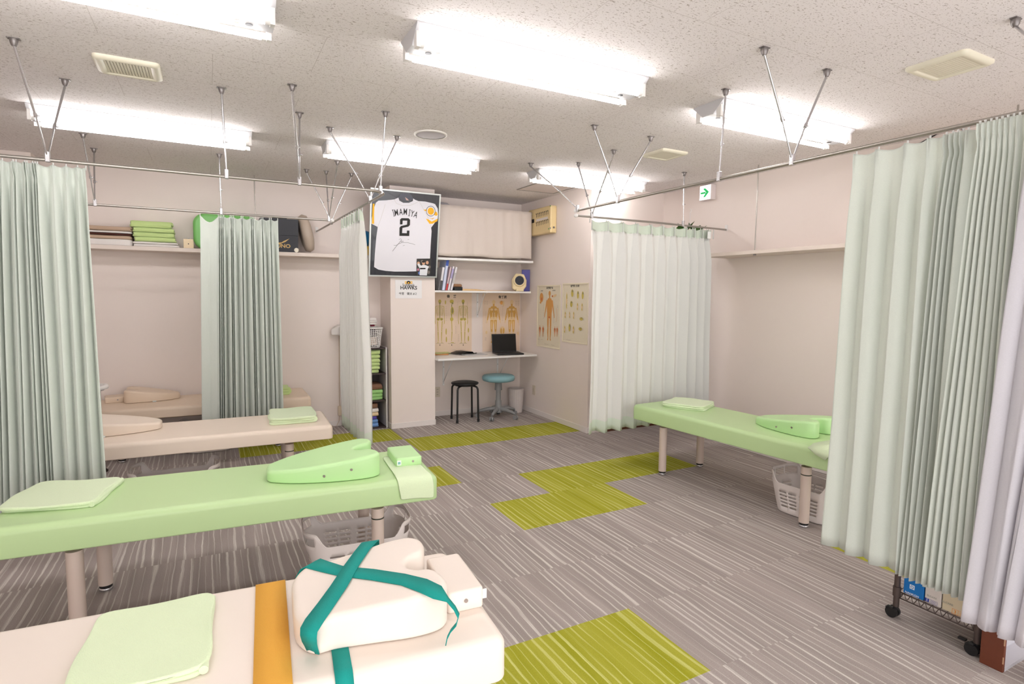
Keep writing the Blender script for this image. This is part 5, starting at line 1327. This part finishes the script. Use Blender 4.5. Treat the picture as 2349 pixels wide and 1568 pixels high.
# wire rack on castors
RK=mat('rack_bronze',(92,80,76),.4,metal=.5); RX0,RX1,RY0,RY1=2.74,3.06,1.05,1.388
t=thing('wire_rack','dark wire rack on castors under the right curtains','rack',((RX0+RX1)/2,(RY0+RY1)/2,0))
hx,hy=(RX1-RX0)/2,(RY1-RY0)/2
for sx_ in (-1,1):
    for sy_ in (-1,1):
        x,y=sx_*(hx-.012),sy_*(hy-.012)
        p=MB().cyl((x,y,.055),(x,y,1.15),.0125,n=16).cyl((x,y,.105),(x,y,.150),.0165,n=16).build('post',RK,t)
        w=MB(); w.cyl((x-.004,y+.012,.025),(x-.018,y+.012,.025),.025,n=20).cyl((x+.018,y+.012,.025),(x+.004,y+.012,.025),.025,n=20).cyl((x,y,.03),(x,y,.062),.008,n=8)
        w.tube([(x-.02,y+.030,.040),(x-.02,y+.020,.052),(x-.02,y+.002,.050)],.006,n=6)
        cs=w.build('castor',BLACK,t)
        if sy_<0 and sx_<0: MB().box(x-.014,x+.004,y+.035,y+.062,.045,.053).build('brake_lever',BLACK,cs)
for z in (.128,.62,1.10):
    w=MB()
    for zz in (z,z-.028):
        w.tube([(-hx+.012,-hy+.012,zz),(hx-.012,-hy+.012,zz),(hx-.012,hy-.012,zz),(-hx+.012,hy-.012,zz)],.0028,n=6,closed=True)
    for k in range(12):
        y=-hy+.012+(2*hy-.024)*k/11; w.cyl((-hx+.012,y,z),(hx-.012,y,z),.0018,n=5)
        y2=-hy+.012+(2*hy-.024)*min(11,k+.5)/11
        for xx in (-hx+.012,hx-.012): w.cyl((xx,y,z),(xx,y2,z-.028),.0018,n=5); w.cyl((xx,y2,z-.028),(xx,min(hy-.012,y+.025),z),.0018,n=5)
    w.build('wire_shelf',RK,t)
BXX=2.757; zs_=.132
def rbox(label,pa,pb,h,m,dp=.22):
    y1,y0=pX(pa[0],pa[1],BXX).y,pX(pb[0],pb[1],BXX).y
    t=thing('cardboard_box',label,'box',(BXX,(y0+y1)/2,zs_),group='boxes on the wire rack'); hw=(y1-y0)/2
    MB().box(0,dp,-hw+.001,hw-.001,0,h).build('carton',m,t,mods=[('bevel',.0015,1)]); F=Flat((BXX,0,0),(0,-1,0),(0,0,1),base=t.location); return t,F,hw
WPR=mat('print_white',(232,236,240),.5); NVB=mat('print_navy',(30,52,150),.5); OPR=mat('print_orange',(222,140,60),.5); TPR=mat('print_greygreen',(150,150,140),.6)
BL1=mat('box_blue',(0,112,190),.5)
t,F,hw=rbox('blue cardboard box with white emblem on the wire rack',(2071,1362),(2118,1378),.135,BL1)
c=F.px(2092.5,1346); s_=.010
F.poly([(c[0]-s_,c[1]-s_),(c[0]+s_,c[1]-s_),(c[0]+s_,c[1]+s_),(c[0]-s_,c[1]+s_)],0); F.up(.0003)
F.ell(c,.0072,.0072,1,14); F.up(.0003); F.poly([(c[0]-.0018,c[1]-.005),(c[0]+.0018,c[1]-.005),(c[0]+.0018,c[1]+.005),(c[0]-.0018,c[1]+.005)],0); F.poly([(c[0]-.005,c[1]-.0018),(c[0]+.005,c[1]-.0018),(c[0]+.005,c[1]+.0018),(c[0]-.005,c[1]+.0018)],0)
F.text('NANKOH',F.px(2092,1362.5),.013,0,bold=.0002); F.mb.build('print',[WPR,BL1],t)
t,F,hw=rbox('narrow white box marked with a blue 1 on the wire rack',(2120,1380),(2158,1392),.12,mat('carton_white',(214,206,200),.6))
c=F.px(2126.5,1375); F.poly([(c[0]-.008,c[1]-.008),(c[0]+.008,c[1]-.008),(c[0]+.008,c[1]+.008),(c[0]-.008,c[1]+.008)],0); F.up(.0003); F.text('1',c,.017,1,bold=.0004)
a,b_=F.px(2132,1376),F.px(2155,1391)
for z0 in (0,): 
    x0,x1,y0,y1=c[0]+.009,hw*2-.0+c[0]-.010,c[1]-.008,c[1]+.008
    x1=c[0]+.040
    for A,B in (((x0,y0),(x1,y0)),((x0,y1),(x1,y1)),((x1,y0),(x1,y1))): F.stroke([A,B],.001,0)
    for k in range(3): F.stroke([(x0+.004,y0+.004+.004*k),(x1-.005,y0+.004+.004*k)],.0012,0)
F.text('ELGARE',(c[0]+.018,c[1]+.022),.011,2,bold=.0001); F.mb.build('print',[NVB,WPR,TPR],t)
t,F,hw=rbox('cream box marked with an orange 3 on the wire rack',(2160,1393),(2226,1420),.12,mat('carton_cream',(206,192,164),.6))
c=F.px(2191,1403); 
for A,B in (((-1,-1),(1,-1)),((1,-1),(1,1)),((1,1),(-1,1)),((-1,1),(-1,-1))): F.stroke([(c[0]+A[0]*.011,c[1]+A[1]*.011),(c[0]+B[0]*.011,c[1]+B[1]*.011)],.0016,0)
F.text('3',c,.019,0,bold=.0005); x1=c[0]+.045
for A,B in (((c[0]+.011,c[1]-.011),(x1,c[1]-.011)),((c[0]+.011,c[1]+.011),(x1,c[1]+.011)),((x1,c[1]-.011),(x1,c[1]+.011))): F.stroke([A,B],.001,0)
for k in range(3): F.stroke([(c[0]+.016,c[1]-.006+.005*k),(x1-.006,c[1]-.006+.005*k)],.0014,0)
F.text('ALCARE',(c[0]-.030,c[1]+.024),.012,1,bold=.0002); F.mb.build('print',[OPR,TPR],t)
# brown cabinet board
BRD=mat('reddish_brown_board',(104,52,32),.45,bump=.08,bscale=50,var=.12)
y1=pz(2245,1518,0).y; y0=pz(2303,1541,0).y
t=thing('narrow_cabinet','reddish brown narrow cabinet standing at the lower right edge','cabinet',(2.715,(y0+y1)/2,0)); hw=(y1-y0)/2
MB().box(0,.016,-hw,hw,0,.62).build('front_panel',BRD,t,mods=[('bevel',.0015,1)])
MB().box(.016,.34,hw-.014,hw,0,.62).build('side_panel',mat('pale_grey_board',(196,194,200),.5),t); [MB().box(.016,.34,-hw,hw-.014,z,z+.014).build('shelf_panel',mat('pale_grey_board',(196,194,200)),t) for z in (0,.606)]
b=MB()
for z in (.05,.125,.20): b.box(-.0006,.002,-hw-.0004,-hw+.003,z-.014,z+.014)
b.build('edge_chip',mat('chipped_wood',(190,150,120),.8),t)
lump('cloth_bag','white cloth bag on the floor at the lower right corner','bag',2.80,.80,.0,.20,.16,.10,mat('bag_white',(222,230,228),.9,bump=.5,bscale=120),12)
